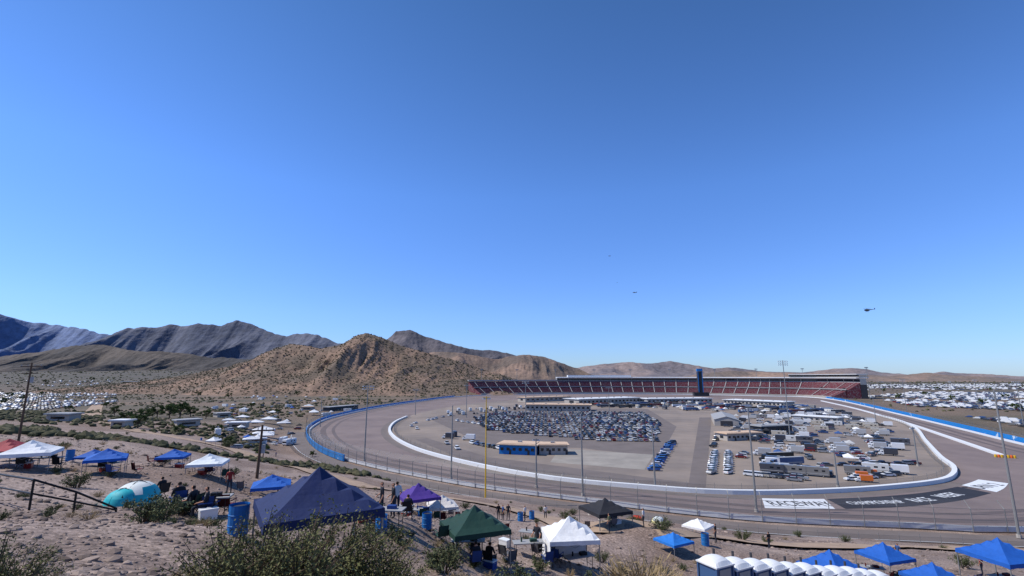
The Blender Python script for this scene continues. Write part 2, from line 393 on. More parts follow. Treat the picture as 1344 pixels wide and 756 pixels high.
def lettering(txt,px,py,px2,py2,size,m):
    p=np.array(onz(px,py)[:2]);q=np.array(onz(px2,py2)[:2]);d=q-p
    cu=bpy.data.curves.new('t','FONT');cu.body=txt;cu.size=size;cu.align_y='CENTER';cu.offset=.06
    o=bpy.data.objects.new('t',cu);scene.collection.objects.link(o);bpy.context.view_layer.update()
    me=bpy.data.meshes.new_from_object(o.evaluated_get(bpy.context.evaluated_depsgraph_get()));bpy.data.objects.remove(o)
    me.materials.clear();me.materials.append(m)
    w=max(v.co.x for v in me.vertices);o=obj('painted_lettering',me,(p[0],p[1],.055),math.atan2(d[1],d[0]));s=np.linalg.norm(d)/w;o.scale=(s,1,1)
lettering('RACEWAY',1009,661,1091,662,7.5,black)
lettering('CHAMPIONSHIP',1114,661,1185,658.5,4.6,white)
lettering('RACE',1196,657.5,1222,655,5.5,white);lettering('WEEK',1232,652.5,1258,648,5.5,white)
lettering('TURN 2',1272,642,1310,635.5,6,black)
def pxpoly(name,P,z,m): return sheet(name,[onz(*p)[:2] for p in P],z,m)
pxpoly('infield_road',[(918,548),(934,548),(926,640),(903,640)],.09,road)
pxpoly('concrete_pad',[(735,589),(858,597),(846,617),(722,607)],.10,concpad)
pxpoly('car_park',[(560,548),(640,536),(850,537),(888,560),(866,600),(760,588),(640,586)],.08,road)
pxpoly('infield_road',[(700,628),(905,640),(905,634),(640,600),(560,575),(545,577),(600,600)],.07,road)
# ---------------------------------------------------------------- mountains
def mrange(name,sil,Y0,Wd,col,col2,nx=420,nr=70,spur=.55,base=0,L=None,jag=1.0,seed=1,expo=1.15,round_=False):
    pts=np.array([aty(a,b,Y0) for a,b in sil]);xs=np.linspace(pts[0,0],pts[-1,0],nx)
    zr=np.interp(xs,pts[:,0],pts[:,2]);L=L or Wd*.5
    zr=zr+(fbm(xs/(L*.25),xs*0,4,seed)-.47)*jag*Y0*.008+(fbm(xs/(L*.06),xs*0+3,3,seed+5)-.45)*jag*Y0*.0035
    s=np.linspace(-1,1,nr);XX,SS=np.meshgrid(xs,s,indexing='ij');A_=np.abs(SS)
    warp=(fbm(XX/L,SS*1.5+9,3,seed+2)-.5)*L*.8
    sp=ridged((XX+warp)/(L*.55),SS*.9+2,4,seed+7)
    sp2=fbm((XX+warp)/(L*.15),SS*6,4,seed+8)
    h=np.cos(A_*math.pi/2)**1.5 if round_ else (1-A_)**expo
    amp=np.minimum(A_*4,1)*(1-A_**4)
    h=h*(1-spur*amp*(1-sp)*1.6)+ (sp2-.47)*(.09 if round_ else .18)*amp
    ends=np.minimum(1,np.minimum((XX-xs[0]),(xs[-1]-XX))/(abs(xs[-1]-xs[0])*.04)+.0)
    b0=T(XX.ravel(),(Y0+SS*Wd).ravel()).reshape(XX.shape) if base is None else base
    Zz=b0-8+np.maximum(zr[:,None]-b0+8,0)*np.maximum(h,0)*np.clip(ends,0,1)
    YY=Y0+SS*Wd+ (fbm(XX/(L*.8),XX*0+SS*0,2,seed+4)-.5)*Wd*.5
    V=np.c_[XX.ravel(),YY.ravel(),Zz.ravel()]
    i,j=np.meshgrid(np.arange(nx-1),np.arange(nr-1),indexing='ij')
    Fq=np.stack([i*nr+j,(i+1)*nr+j,(i+1)*nr+j+1,i*nr+j+1],-1).reshape(-1,4)
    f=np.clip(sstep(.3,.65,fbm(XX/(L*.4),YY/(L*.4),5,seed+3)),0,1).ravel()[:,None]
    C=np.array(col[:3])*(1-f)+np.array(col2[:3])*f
    m=mat(name+'_rock',None,.95,.3,25/Wd,vcol=True,world=True,bump=Wd*.009,bscale=34/Wd)  # on the far ranges the vertex colour holds painted haze besides rock tone
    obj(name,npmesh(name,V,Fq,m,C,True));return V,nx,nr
mrange('mountain_range',[(-420,440),(-200,418),(-60,412),(0,407),(30,411),(45,417),(70,423),(105,427),(145,436),(250,447),(400,458)],12000,3500,srgb(98,112,142),srgb(84,98,128),spur=.7,seed=3,base=100,nx=600,jag=1.2)  # distance haze painted into the rock colours as a blue tint
mrange('mountain_range',[(-60,500),(60,474),(105,456),(150,438),(172,431),(215,423),(235,425),(255,420),(285,422),(305,415),(325,422),(345,430),(375,438),(405,437),(440,446),(480,456),(560,470),(640,490)],7500,2600,srgb(94,97,110),srgb(70,75,90),spur=.8,seed=5,base=70,nx=700,nr=100,jag=1.3)  # blue-grey colours include painted atmospheric haze
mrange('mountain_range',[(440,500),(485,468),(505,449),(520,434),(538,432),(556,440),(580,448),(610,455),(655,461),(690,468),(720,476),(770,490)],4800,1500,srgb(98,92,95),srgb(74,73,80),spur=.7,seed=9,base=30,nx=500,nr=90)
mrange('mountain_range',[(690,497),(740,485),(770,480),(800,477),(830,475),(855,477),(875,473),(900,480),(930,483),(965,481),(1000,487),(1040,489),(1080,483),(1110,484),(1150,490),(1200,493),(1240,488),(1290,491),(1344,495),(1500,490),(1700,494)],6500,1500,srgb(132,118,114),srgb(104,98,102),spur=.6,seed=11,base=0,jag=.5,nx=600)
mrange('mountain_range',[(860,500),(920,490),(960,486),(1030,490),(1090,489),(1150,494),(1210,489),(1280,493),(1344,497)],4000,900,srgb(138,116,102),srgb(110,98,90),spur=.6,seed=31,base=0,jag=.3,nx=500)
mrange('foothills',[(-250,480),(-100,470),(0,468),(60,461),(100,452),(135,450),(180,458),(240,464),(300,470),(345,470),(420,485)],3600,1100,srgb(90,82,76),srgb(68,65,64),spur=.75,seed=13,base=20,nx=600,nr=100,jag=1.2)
mrange('desert_hill',[(500,492),(545,470),(565,462),(600,463),(650,471),(688,466),(715,468),(745,478),(775,490),(800,497)],1900,420,srgb(132,110,96),srgb(98,86,78),spur=.4,seed=17,base=0,jag=.5,round_=True,nr=100)
HV,hnx,hnr=mrange('desert_hill',[(110,508),(200,500),(250,492),(290,481),(330,470),(360,458),(385,451),(405,453),(430,459),(455,453),(472,442),(487,438),(505,444),(530,454),(565,464),(600,474),(640,487),(700,503)],1250,340,srgb(130,107,91),srgb(100,87,75),nx=460,nr=110,spur=.36,seed=19,base=0,jag=.4,L=150,round_=True)
# ---------------------------------------------------------------- scrub
import bmesh
bm=bmesh.new();bmesh.ops.create_icosphere(bm,subdivisions=1,radius=1);icov=np.array([v.co[:] for v in bm.verts]);icof=[tuple(v.index for v in f.verts) for f in bm.faces];bm.free()
half=icov.copy();half[:,2]=np.maximum(half[:,2],-.3)
gcol=lambda n_,a,b:(lambda t:np.array(a[:3])[None]*(1-t)+np.array(b[:3])[None]*t)(rng.random((n_,1)))
sel=rng.integers(0,len(HV),18000);P=HV[sel];ok=(P[:,2]>2)&(P[:,1]<1330);P=P[ok];P=P+np.c_[rng.uniform(-2,2,(len(P),2)),np.zeros(len(P))]
scatter('hill_scrub',half,icof,P,np.c_[rng.uniform(.7,2.6,len(P)),rng.uniform(.7,2.6,len(P)),rng.uniform(.6,1.8,len(P))],scrub,gcol(len(P),srgb(52,54,38),srgb(88,80,60)),.3)
N_=30000;az=rng.uniform(-56,56,N_)*math.pi/180;rr=np.exp(rng.uniform(math.log(150),math.log(5000),N_))
px_,py_=rr*np.sin(az),rr*np.cos(az);sd=seg_dist(px_,py_,OUT[::4]);keep=(sd>28)&(fbm(px_/90,py_/90,3,44)>.36)
keep&=~((px_>180)&(py_<1400)&(rng.random(N_)<.85))
px_,py_,rr=px_[keep],py_[keep],rr[keep];s=rng.uniform(.5,1.3,len(rr))*(1+rr/1300)
scatter('desert_scrub',half,icof,np.c_[px_,py_,T(px_,py_)+s*.2],np.c_[s*1.1,s*1.1,s*.85],scrub,gcol(len(rr),srgb(50,55,36),srgb(90,86,62)),.35)
# ---------------------------------------------------------------- bushes
def bush_mesh(name,R,Hh,nst,nleaf,ls,lm,sm,seed,flat=.5):
    r_=np.random.default_rng(seed);mb=MB();lv=[];lf=[]
    for s in range(nst):
        a=r_.uniform(0,6.28);sp=r_.uniform(.1,1)**.6;hh=Hh*(1.05-.45*sp)*r_.uniform(.7,1.12)
        b0=np.array([math.cos(a)*.08*R,math.sin(a)*.08*R,-.05]);tip=np.array([math.cos(a)*R*sp,math.sin(a)*R*sp,hh])
        mid=(b0+tip)/2+np.array([0,0,.12*Hh])*r_.uniform(-.3,1)-np.array([math.cos(a),math.sin(a),0])*.08*R
        w=.012*Hh+.004
        mb.tube([b0,mid,tip],[w,w*.6,w*.25],sm,3,False)
        for q in range(nleaf//nst):
            t=r_.uniform(.3,1.03)**.8;p=(1-t)**2*b0+2*t*(1-t)*mid+t*t*tip+r_.normal(0,.075*R,3)*(.4+.6*t)*np.array([1,1,.8])
            u=r_.normal(0,1,3);u/=np.linalg.norm(u);v=np.cross(u,r_.normal(0,1,3));v/=np.linalg.norm(v);l=ls*r_.uniform(.5,1.4)
            o=len(lv);lv+= [p-u*l,p+v*l*flat,p+u*l,p-v*l*flat];lf.append((o,o+1,o+2,o+3))
    mb.add(lv,lf,lm);return mb.mesh(name)
Bc=[bush_mesh('creosote',.9,1.15,46,3600,.021,leafm,twig,s_) for s_ in(1,2,3)]
Bs=[bush_mesh('shrub',.6,.6,26,1300,.03,leafd,twig,s_) for s_ in(4,5)]+[bush_mesh('brush',.5,.5,40,700,.03,dry,dry,6,.2)]
Bt=bush_mesh('tuft',.45,.55,120,260,.05,dry,dry,8,.12)
def put(name,me,px,py,sc=1,dz=0):
    p=hit(px,py);return obj(name,me,(p[0],p[1],p[2]+dz-.02),random.uniform(0,6.28),sc)
for q,(a_,b_,s_) in enumerate([(290,792,.7),(330,796,.8),(385,798,.95),(440,794,1.0),(490,798,.85),(515,808,.65),(425,772,.85),(355,765,.75),(15,800,.45),(-15,792,.5),(372,752,.9),(465,764,.85),(525,775,.55)]):
    put('creosote_bush',Bc[q%3],a_,b_,s_)
for q,(a_,b_,s_) in enumerate([(215,682,1.7),(188,686,1.3),(240,676,1.2),(300,588,5),(583,752,1.8),(592,740,1.5),(790,738,1.2),(740,680,2.2),(752,676,2),(868,696,2.2),(975,710,2.2),(1005,714,1.6),(1265,745,2.2),(875,692,1.8),(520,710,1.2),(705,750,1.3),(100,640,1.6),(60,600,2.),(1000,755,1.2),(1050,705,2),(1110,712,2)]):
    put('desert_shrub',Bs[q%2],a_,b_,s_)
for a_,b_,s_ in [(845,795,2.0),(870,790,1.7),(822,790,1.5),(895,780,1.3),(600,775,1.2)]: put('dry_grass_clump',Bt,a_,b_,s_)
for q in range(700):
    Yd=math.exp(random.uniform(math.log(9),math.log(170)));X_=random.uniform(-1.15,1.05)*Yd
    if seg_dist(np.array([X_]),np.array([Yd]),OUT[::4])[0]<18: continue
    if fbm(np.array([X_/12]),np.array([Yd/12]),2,71)[0]<.33: continue
    s_=random.uniform(.3,.9)*(1 if Yd<50 else 1.8)
    obj('desert_shrub',random.choice(Bs),(X_,Yd,ZT(X_,Yd)-.03),random.uniform(0,6),s_)
N_=20000;Yd=np.exp(rng.uniform(math.log(5),math.log(90),N_));X_=rng.uniform(-1.2,1.1,N_)*Yd;ss=rng.lognormal(-3.6,.65,N_)*(1+Yd/35)
ss=np.minimum(ss,.09+Yd*.004)
scatter('desert_rocks',icov,icof,np.c_[X_,Yd,T(X_,Yd)+ss*.05],np.c_[ss*1.2,ss,ss*.6],rockm,gcol(N_,srgb(96,82,74),srgb(156,138,127)),.35)
# ---------------------------------------------------------------- trees
def tree_mesh(name,Hh,R,seed,nleaf=2600):
    r_=np.random.default_rng(seed);mb=MB();mb.tube([(0,0,-.2),(.1,.05,Hh*.25),(.05,0,Hh*.42)],[.22,.17,.13],twig,7);lv=[];lf=[]
    for s in range(16):
        a=r_.uniform(0,6.28);sp=r_.uniform(.25,1);tip=np.array([math.cos(a)*R*sp,math.sin(a)*R*sp,Hh*(r_.uniform(.5,1)-.25*sp+.05)])
        mb.tube([(.05,0,Hh*r_.uniform(.25,.42)),tip*.55+np.array([0,0,Hh*.1]),tip],[.09,.05,.02],twig,4)
        cr=r_.uniform(.22,.38)*R
        for q in range(nleaf//16):
            d=r_.normal(0,1,3);d/=np.linalg.norm(d);p=tip+d*cr*r_.uniform(.3,1)*np.array([1,1,.65])
            u=r_.normal(0,1,3);u/=np.linalg.norm(u);v=np.cross(u,r_.normal(0,1,3));v/=np.linalg.norm(v);l=.15*r_.uniform(.5,1.4)
            o=len(lv);lv+=[p-u*l,p+v*l*.6,p+u*l,p-v*l*.6];lf.append((o,o+1,o+2,o+3))
    mb.add(lv,lf,leafg);return mb.mesh(name)
TR=[tree_mesh('palo_verde',4.5,2.6,s_) for s_ in(1,2,3)]
for q,(a_,b_,s_) in enumerate([(236,547,2.6),(222,549,2.0),(250,547,1.8),(228,544,2.2),(206,547,1.8),(180,562,1.4),(165,556,1.4),(190,552,1.5),(300,586,.9),(12,522,2.2),(30,526,2),(5,531,2),(55,520,2),(140,535,1.4),(270,550,1.5),(330,536,1.5),(120,500,3),(60,504,3),(260,520,2.2),(300,523,2),(345,600,.9),(235,570,1),(410,600,.6),(150,545,1.5),(90,540,1.3),(480,512,2.5),(390,520,2),(365,545,1.4),(285,570,1.1)]):
    p=hit(a_,b_);obj('palo_verde_tree',TR[q%3],p,q*1.3,s_)
# ---------------------------------------------------------------- vehicles
def wheels(mb,xs,ys,r=.33,w=.22):
    for a_ in ys:
        for b_ in xs:
            mb.tube([(b_-w/2,a_,r),(b_+w/2,a_,r)],r,tire,10)
            mb.tube([(b_-w/2-.01,a_,r),(b_+w/2+.01,a_,r)],r*.55,lgrey,8)
def car_mesh(kind,pm=paint):
    mb=MB()
    if kind=='sedan':
        prof=[(-2.3,.3),(2.3,.3),(2.32,.6),(2.2,.78),(1.2,.92),(-1.5,.98),(-2.2,.92),(-2.33,.62)];cab=(1.25,-1.65,.7,-1.0,.93,1.43)
    elif kind=='suv':
        prof=[(-2.3,.35),(2.3,.35),(2.35,.75),(2.2,1.0),(1.2,1.1),(-2.2,1.12),(-2.33,.8)];cab=(1.35,-2.2,.75,-1.95,1.1,1.75)
    else:
        prof=[(-2.8,.45),(2.7,.45),(2.75,.85),(2.6,1.1),(1.4,1.2),(-2.78,1.2),(-2.8,.8)];cab=(1.4,-.8,.9,-.6,1.2,1.85)
    mb.extr(prof,-.9,.9,pm)
    y1,y0,y1t,y0t,z0,z1=cab;xw,xt=.86,.68
    mb.add([(-xw,y0,z0-.02),(xw,y0,z0-.02),(xw,y1,z0-.02),(-xw,y1,z0-.02),(-xt,y0t,z1-.06),(xt,y0t,z1-.06),(xt,y1t,z1-.06),(-xt,y1t,z1-.06)],[(0,1,5,4),(1,2,6,5),(2,3,7,6),(3,0,4,7)],glass)
    mb.add([(-xt-.02,y0t-.04,z1-.06),(xt+.02,y0t-.04,z1-.06),(xt+.02,y1t+.04,z1-.06),(-xt-.02,y1t+.04,z1-.06),(-xt+.06,y0t+.1,z1),(xt-.06,y0t+.1,z1),(xt-.06,y1t-.1,z1),(-xt+.06,y1t-.1,z1)],[(0,1,5,4),(1,2,6,5),(2,3,7,6),(3,0,4,7),(4,5,6,7)],pm)
    if kind=='pickup': mb.box((0,-1.85,1.203),(1.5,1.6,.006),dgrey)
    L_=prof[1][0]
    mb.box((0,L_+.01,.68),(1.5,.06,.16),light);mb.box((-.7,-L_-.02,.8),(.3,.04,.15),orange);mb.box((.7,-L_-.02,.8),(.3,.04,.15),orange)
    wheels(mb,(-.82,.82),(-1.4,1.45));return mb.mesh(kind)
CM={k_:car_mesh(k_) for k_ in('sedan','suv','pickup')}
def rv_mesh():
    mb=MB();mb.extr([(-4.3,.5),(3.4,.5),(3.6,1.0),(3.35,2.0),(3.7,2.3),(3.6,3.2),(-4.3,3.25)],-1.22,1.22,paint)
    mb.box((0,-.2,1.05),(2.46,7.4,.22),lgrey);mb.box((0,-.4,2.1),(2.47,1.2,.6),glass);mb.box((0,-2.6,2.1),(2.47,1.0,.6),glass);mb.box((0,3.42,1.7),(2.2,.25,.6),glass)
    mb.box((0,-1,3.33),(.9,1.1,.3),lgrey);mb.box((0,-3,3.3),(.5,.5,.2),white);mb.box((1.24,1.2,1.5),(.04,.75,1.9),lgrey)
    wheels(mb,(-1.08,1.08),(-2.4,2.5),.42,.28);return mb.mesh('rv')
def hauler_mesh():
    mb=MB();mb.box((0,-2,2.55),(2.55,14,2.9),paint);mb.box((0,-4,1.7),(2.57,8,.5),lgrey);mb.box((0,-2,4.02),(2.3,13,.04),lgrey);mb.box((0,-4,.85),(2.3,5,.5),dgrey)
    mb.extr([(5.4,.6),(9.4,.6),(9.5,1.7),(8.1,1.9),(7.6,3.2),(5.6,3.5)],-1.15,1.15,paint);mb.box((0,7.95,2.45),(2.0,.3,.8),glass);mb.box((0,7.0,2.6),(2.33,.8,.7),glass)
    wheels(mb,(-1.05,1.05),(-7.4,-6.2,5.9,8.6),.5,.35);return mb.mesh('hauler')
def boxtruck_mesh():
    mb=MB();mb.box((0,-1.2,2.05),(2.3,5,2.4),paint);mb.extr([(1.4,.5),(3.5,.5),(3.6,1.2),(2.9,1.35),(2.4,2.2),(1.45,2.25)],-1.0,1.0,white);mb.box((0,2.72,1.8),(1.7,.3,.55),glass);mb.box((0,1.95,1.75),(2.03,.6,.45),glass)
    mb.box((0,-1,.7),(2,5,.3),dgrey);wheels(mb,(-.95,.95),(-2.4,2.5),.42,.28);return mb.mesh('box_truck')
RV,HA,BT=rv_mesh(),hauler_mesh(),boxtruck_mesh()
carcols=[srgb(*c) for c in [(205,207,210),(210,212,214),(198,198,198),(130,133,138),(95,98,104),(45,46,50),(30,31,34),(28,30,36),(60,64,72),(38,44,60),(110,30,30),(40,70,120),(160,155,145),(74,78,82)]]
massc=carcols[1:]+[srgb(60,58,58),srgb(110,108,106),srgb(80,78,76),srgb(44,60,90),srgb(130,120,110)]
def park(x_,y_,rz,kind=None,col=None,z=.1,nm='parked_car'):
    k_=kind or random.choice(['sedan','suv','suv','sedan','pickup']);nm={'pickup':'pickup_truck'}.get(k_,nm)
    obj(nm,CM[k_],(x_,y_,z),rz+random.uniform(-.03,.03)+(math.pi if random.random()<.5 else 0),1,col or random.choice(carcols))
lot=np.array([onz(*p)[:2] for p in [(620,548),(655,541),(845,542),(866,556),(862,582),(800,581),(640,566)]])
th=math.radians(-4);ux=np.array([math.cos(th),math.sin(th)]);uy=np.array([-ux[1],ux[0]])
c0=lot.mean(0);ri=0;rowy=-150
while rowy<200:
    for cx in np.arange(-140,140,2.9):
        p=c0+ux*cx+uy*rowy
        if pip(p,lot) and random.random()<.9: park(p[0],p[1],th)
    rowy+=(5.2 if ri%2==0 else 11);ri+=1
def rowcars(pa,pb,n_,rot,kinds=None,cols_=None,prob=1,zz=.1):
    a_=np.array(onz(*pa)[:2]);b_=np.array(onz(*pb)[:2]);d=b_-a_;t0=math.atan2(d[1],d[0])
    for q in range(n_):
        if random.random()>prob: continue
        p=a_+d*q/max(1,n_-1);park(p[0],p[1],t0+rot,random.choice(kinds) if kinds else None,random.choice(cols_) if cols_ else None,zz)
W3=[srgb(212,214,216)]*3+[srgb(160,162,165)]
rowcars((882,582),(858,618),15,.25,None,[srgb(35,80,150),srgb(40,44,60),srgb(200,200,205),srgb(35,90,160)])
rowcars((938,596),(934,622),11,1.2,['pickup','suv'],W3);rowcars((956,596),(956,622),11,1.2,['pickup','suv'],W3)
rowcars((945,566),(935,590),11,1.2,None,None,.8)
rowcars((985,625),(1050,630),9,1.4,None,None);rowcars((1085,612),(1200,610),12,1.4,None,None,.6);rowcars((1120,605),(1180,590),9,1.4,None,None,.7)
rowcars((1110,632),(1195,622),12,1.2,None,None,.7)
rowcars((1060,600),(1090,625),8,1.3,None,None,.7);rowcars((620,583),(655,590),6,1.4,['pickup','suv'],None);rowcars((645,560),(600,553),7,1.4,None,W3)
rowcars((540,560),(600,590),7,1.5,None,W3,.5);rowcars((545,556),(590,546),10,1.5,None,W3,.7)
reg=np.array([onz(*p)[:2] for p in [(940,552),(1010,543),(1110,545),(1165,560),(1195,590),(1195,600),(1050,600),(975,588)]])
reg2=np.array([onz(*p)[:2] for p in [(968,592),(1050,588),(1190,606),(1190,622),(1060,632),(975,628)]])
def veh(p,rz,k_):
    if k_=='rv': obj('motorhome',RV,(p[0],p[1],.1),rz,1,random.choice([srgb(205,204,200),srgb(185,176,160),srgb(120,118,116),srgb(70,72,80)]))
    elif k_=='ha': obj('race_hauler_truck',HA,(p[0],p[1],.1),rz,.85,random.choice([srgb(205,206,208),srgb(40,44,60),srgb(110,36,38),srgb(60,90,130),srgb(30,30,32)]))
    else: obj('box_truck',BT,(p[0],p[1],.1),rz,1,random.choice([srgb(218,218,218),srgb(170,170,170),srgb(60,62,70)]))
# ---------------------------------------------------------------- canopies
def canopy_mesh(w=3.05,d=3.05,legh=2.0,peak=1.05,walls=0,sag=.12,legm=steel):
    mb=MB();nx=8;vs=[];fs=[]
    for i in range(nx+1):
        for j in range(nx+1):
            a_=i/nx*2-1;b_=j/nx*2-1;m_=max(abs(a_),abs(b_));z=legh+peak*(1-m_)**1.12
            z-=sag*math.sin(math.pi*m_)*(1-abs(abs(a_)-abs(b_))/max(m_,.01))*-.35+sag*math.sin(math.pi*m_)*.6
            vs.append((a_*w/2*1.03,b_*d/2*1.03,z))
    for i in range(nx):
        for j in range(nx): fs.append((i*(nx+1)+j,(i+1)*(nx+1)+j,(i+1)*(nx+1)+j+1,i*(nx+1)+j+1))
    mb.add(vs,fs,fabric)
    for (xa,ya,xb,yb) in [(-1,-1,1,-1),(1,-1,1,1),(1,1,-1,1),(-1,1,-1,-1)]:
        k_=6;vs=[];fs=[]
        for q in range(k_+1):
            t=q/k_;X_=(xa+(xb-xa)*t)*w/2*1.03;Y_=(ya+(yb-ya)*t)*d/2*1.03
            vs+=[(X_,Y_,legh+.0),(X_*1.01,Y_*1.01,legh-.26+(.03 if q%2 else 0))]
        for q in range(k_): fs.append((q*2,q*2+1,q*2+3,q*2+2))
        mb.add(vs,fs,fabric)
    for a_ in(-1,1):
        for b_ in(-1,1):
            mb.box((a_*w/2,b_*d/2,legh/2-.15),(.05,.05,legh+.3),legm);mb.box((a_*w/2,b_*d/2,.01),(.12,.12,.02),legm)
    for a_ in(-1,1):
        for q in range(4):
            x0=-w/2+w*q/4;x1=x0+w/4;za,zb=(legh-.05,legh-.4) if q%2 else (legh-.4,legh-.05)
            mb.tube([(x0,a_*d/2,za),(x1,a_*d/2,zb)],.012,legm,4);mb.tube([(a_*w/2,x0*d/w,za),(a_*w/2,x1*d/w,zb)],.012,legm,4)
    if walls&1: mb.add([(-w/2,-d/2+.02,.05),(-w/2,d/2,.05),(-w/2,d/2,legh-.1),(-w/2,-d/2+.02,legh-.1)],[(0,1,2,3)],fabric)
    if walls&2: mb.add([(w/2,-d/2,.05),(w/2,d/2,.05),(w/2,d/2,legh-.1),(w/2,-d/2,legh-.1)],[(0,1,2,3)],fabric)
    if walls&4: mb.add([(-w/2,d/2,.05),(w/2,d/2,.05),(w/2,d/2,legh-.1),(-w/2,d/2,legh-.1)],[(0,1,2,3)],fabric)
    return mb.mesh('canopy')
CA=canopy_mesh();CAW=canopy_mesh(walls=5);CB=canopy_mesh(6,3.05);CL=canopy_mesh(3,3,1.35,.8)
CBIG=canopy_mesh(8,8,3,2.4)
WT=srgb(218,218,218);BL=srgb(28,86,168);NV=srgb(24,38,80)
def tent(me,px,py,rz,sc=1,col=WT,name='canopy_tent',Yd=None):
    if Yd: q=aty(px,py,Yd);p=(q[0],q[1],ZT(q[0],q[1]))
    else: p=hit(px,py)
    return obj(name,me,p,rz,sc,col)
tent(CA,410,756,.55,1.0,NV,Yd=15.5)
tent(CA,622,737,.4,.93,srgb(26,58,50),Yd=27)
tent(CAW,748,744,.12,.92,WT,Yd=31)
tent(CA,548,680,.5,.85,srgb(72,48,128),Yd=39)
tent(CA,580,682,.3,.7,srgb(205,200,195),Yd=41)
tent(CL,272,622,.3,.85,srgb(215,220,222),Yd=43)
tent(CL,355,655,.4,.95,BL,Yd=43);tent(CL,137,622,.6,.78,BL,Yd=37);tent(CL,226,612,.3,.72,BL,Yd=46);tent(CL,120,616,.2,.6,BL,Yd=41)
tent(CL,36,618,.5,.95,srgb(214,216,218),Yd=36);tent(CL,6,612,.3,.9,srgb(150,60,66),Yd=37);tent(CL,20,612,.3,.7,srgb(60,52,120),Yd=42)
tent(CL,795,692,.4,1.2,srgb(40,40,44),Yd=50);tent(CL,885,727,.5,.75,srgb(35,110,190),Yd=44);tent(CL,917,703,.8,.8,WT)
tent(CA,1095,782,.45,.95,BL,Yd=36);tent(CA,1165,762,.3,.9,BL,Yd=42);tent(CA,1320,772,.2,1.1,BL,Yd=38);tent(CA,1230,785,.3,.85,BL,Yd=35)
def dome_mesh(c1_,c2_):
    mb=MB();n_=14;vs=[];K=8
    for j in range(K+1):
        ph=math.pi/2*j/K
        for i in range(n_):
            t=2*math.pi*i/n_;q=1+.12*abs(math.cos(2*t))
            vs.append((1.15*q*math.cos(t)*math.cos(ph)**.75,1.15*q*math.sin(t)*math.cos(ph)**.75,1.3*math.sin(ph)))
    A1=[];A2=[]
    for j in range(K):
        for i in range(n_):
            ((A1 if j<5 else A2) if i<n_//2 else A2 if j>2 else A1).append((j*n_+i,j*n_+(i+1)%n_,(j+1)*n_+(i+1)%n_,(j+1)*n_+i))
    mb.add(vs,A1,c1_);mb.add(vs,A2,c2_)
    for t in (math.pi/4,3*math.pi/4):
        pts=[(1.3*math.cos(t)*math.cos(a_)*.93,1.3*math.sin(t)*math.cos(a_)*.93,1.36*math.sin(a_)) for a_ in np.linspace(0,math.pi,11)]
        mb.tube(pts,.02,dgrey,4)
    mb.add([(-.3,-1.26,.02),(.3,-1.26,.02),(.0,-.98,1.0)],[(0,1,2)],dgrey)
    return mb.mesh('dome_tent',True)
teal=mat('teal_nylon',srgb(40,170,178),.6,.1,2);cream=mat('cream_nylon',srgb(200,206,204),.6,.1,2);redn=mat('red_nylon',srgb(190,60,40),.6,.1,2);yeln=mat('yellow_nylon',srgb(214,204,150),.6,.1,2)
p=hit(160,664);obj('dome_tent',dome_mesh(teal,teal),p,.6,.62);p=hit(178,662);obj('dome_tent',dome_mesh(teal,cream),p,5.6,.85)
p=hit(836,686);obj('dome_tent',dome_mesh(redn,redn),p,.6,.95);p=hit(864,688);obj('dome_tent',dome_mesh(yeln,cream),p,.2,1.0)
def fillreg(reg,su,sv,prob,t0,kinds):
    c0=reg.mean(0);u1=np.array([math.cos(t0),math.sin(t0)]);u2=np.array([-u1[1],u1[0]])
    for a_ in np.arange(-220,220,su):
        for b_ in np.arange(-220,220,sv):
            p=c0+u1*a_+u2*b_+np.array([random.uniform(-.6,.6),random.uniform(-.6,.6)])
            if pip(p,reg) and random.random()<prob:
                k_=random.choice(kinds)
                if k_=='car':
                    for e_ in (-2.9,0,2.9):
                        if random.random()<.75: park(p[0]+u1[0]*e_,p[1]+u1[1]*e_,t0)
                elif k_=='tent': obj('canopy_tent',random.choice([CB,CA]),(p[0],p[1],.1),t0,1.2,random.choice([WT,WT,srgb(170,170,170),srgb(50,80,130),srgb(40,40,44),srgb(130,50,50),srgb(60,60,66)]))
                else: veh(p,t0+ (0 if k_!='ha' else -1.57),k_)
fillreg(reg,11.5,6.2,.55,math.radians(62),['rv','car','bt','tent','car','car','car','bt','car'])
fillreg(reg2,10,6.5,.42,math.radians(60),['bt','car','car','tent','car','car','rv'])
reg3=np.array([onz(*p)[:2] for p in [(700,534),(900,529),(1060,534),(1110,543),(1000,543),(930,541),(850,536)]])
fillreg(reg3,17,6.5,.6,math.radians(10),['ha','ha','rv','tent','car'])
reg4=np.array([onz(*p)[:2] for p in [(575,548),(590,541),(640,536),(700,533),(690,537),(600,547)]]);fillreg(reg4,12,8,.5,.2,['rv','car','bt'])
for a_,b_,r_ in [(596,573,.3),(588,576,1.3),(1010,612,1.2),(1022,620,1.2),(1000,598,1.2),(615,578,1.3)]: veh(onz(a_,b_),r_,'bt')
for a_,b_,r_ in [(1020,605,1.8),(1032,612,1.8)]: veh(onz(a_,b_),r_,'ha')
for a_,b_ in [(1128,628),(1140,625),(1134,633)]: p=onz(a_,b_);obj('box_truck',BT,(p[0],p[1],.1),1.2,.7,srgb(210,110,40))
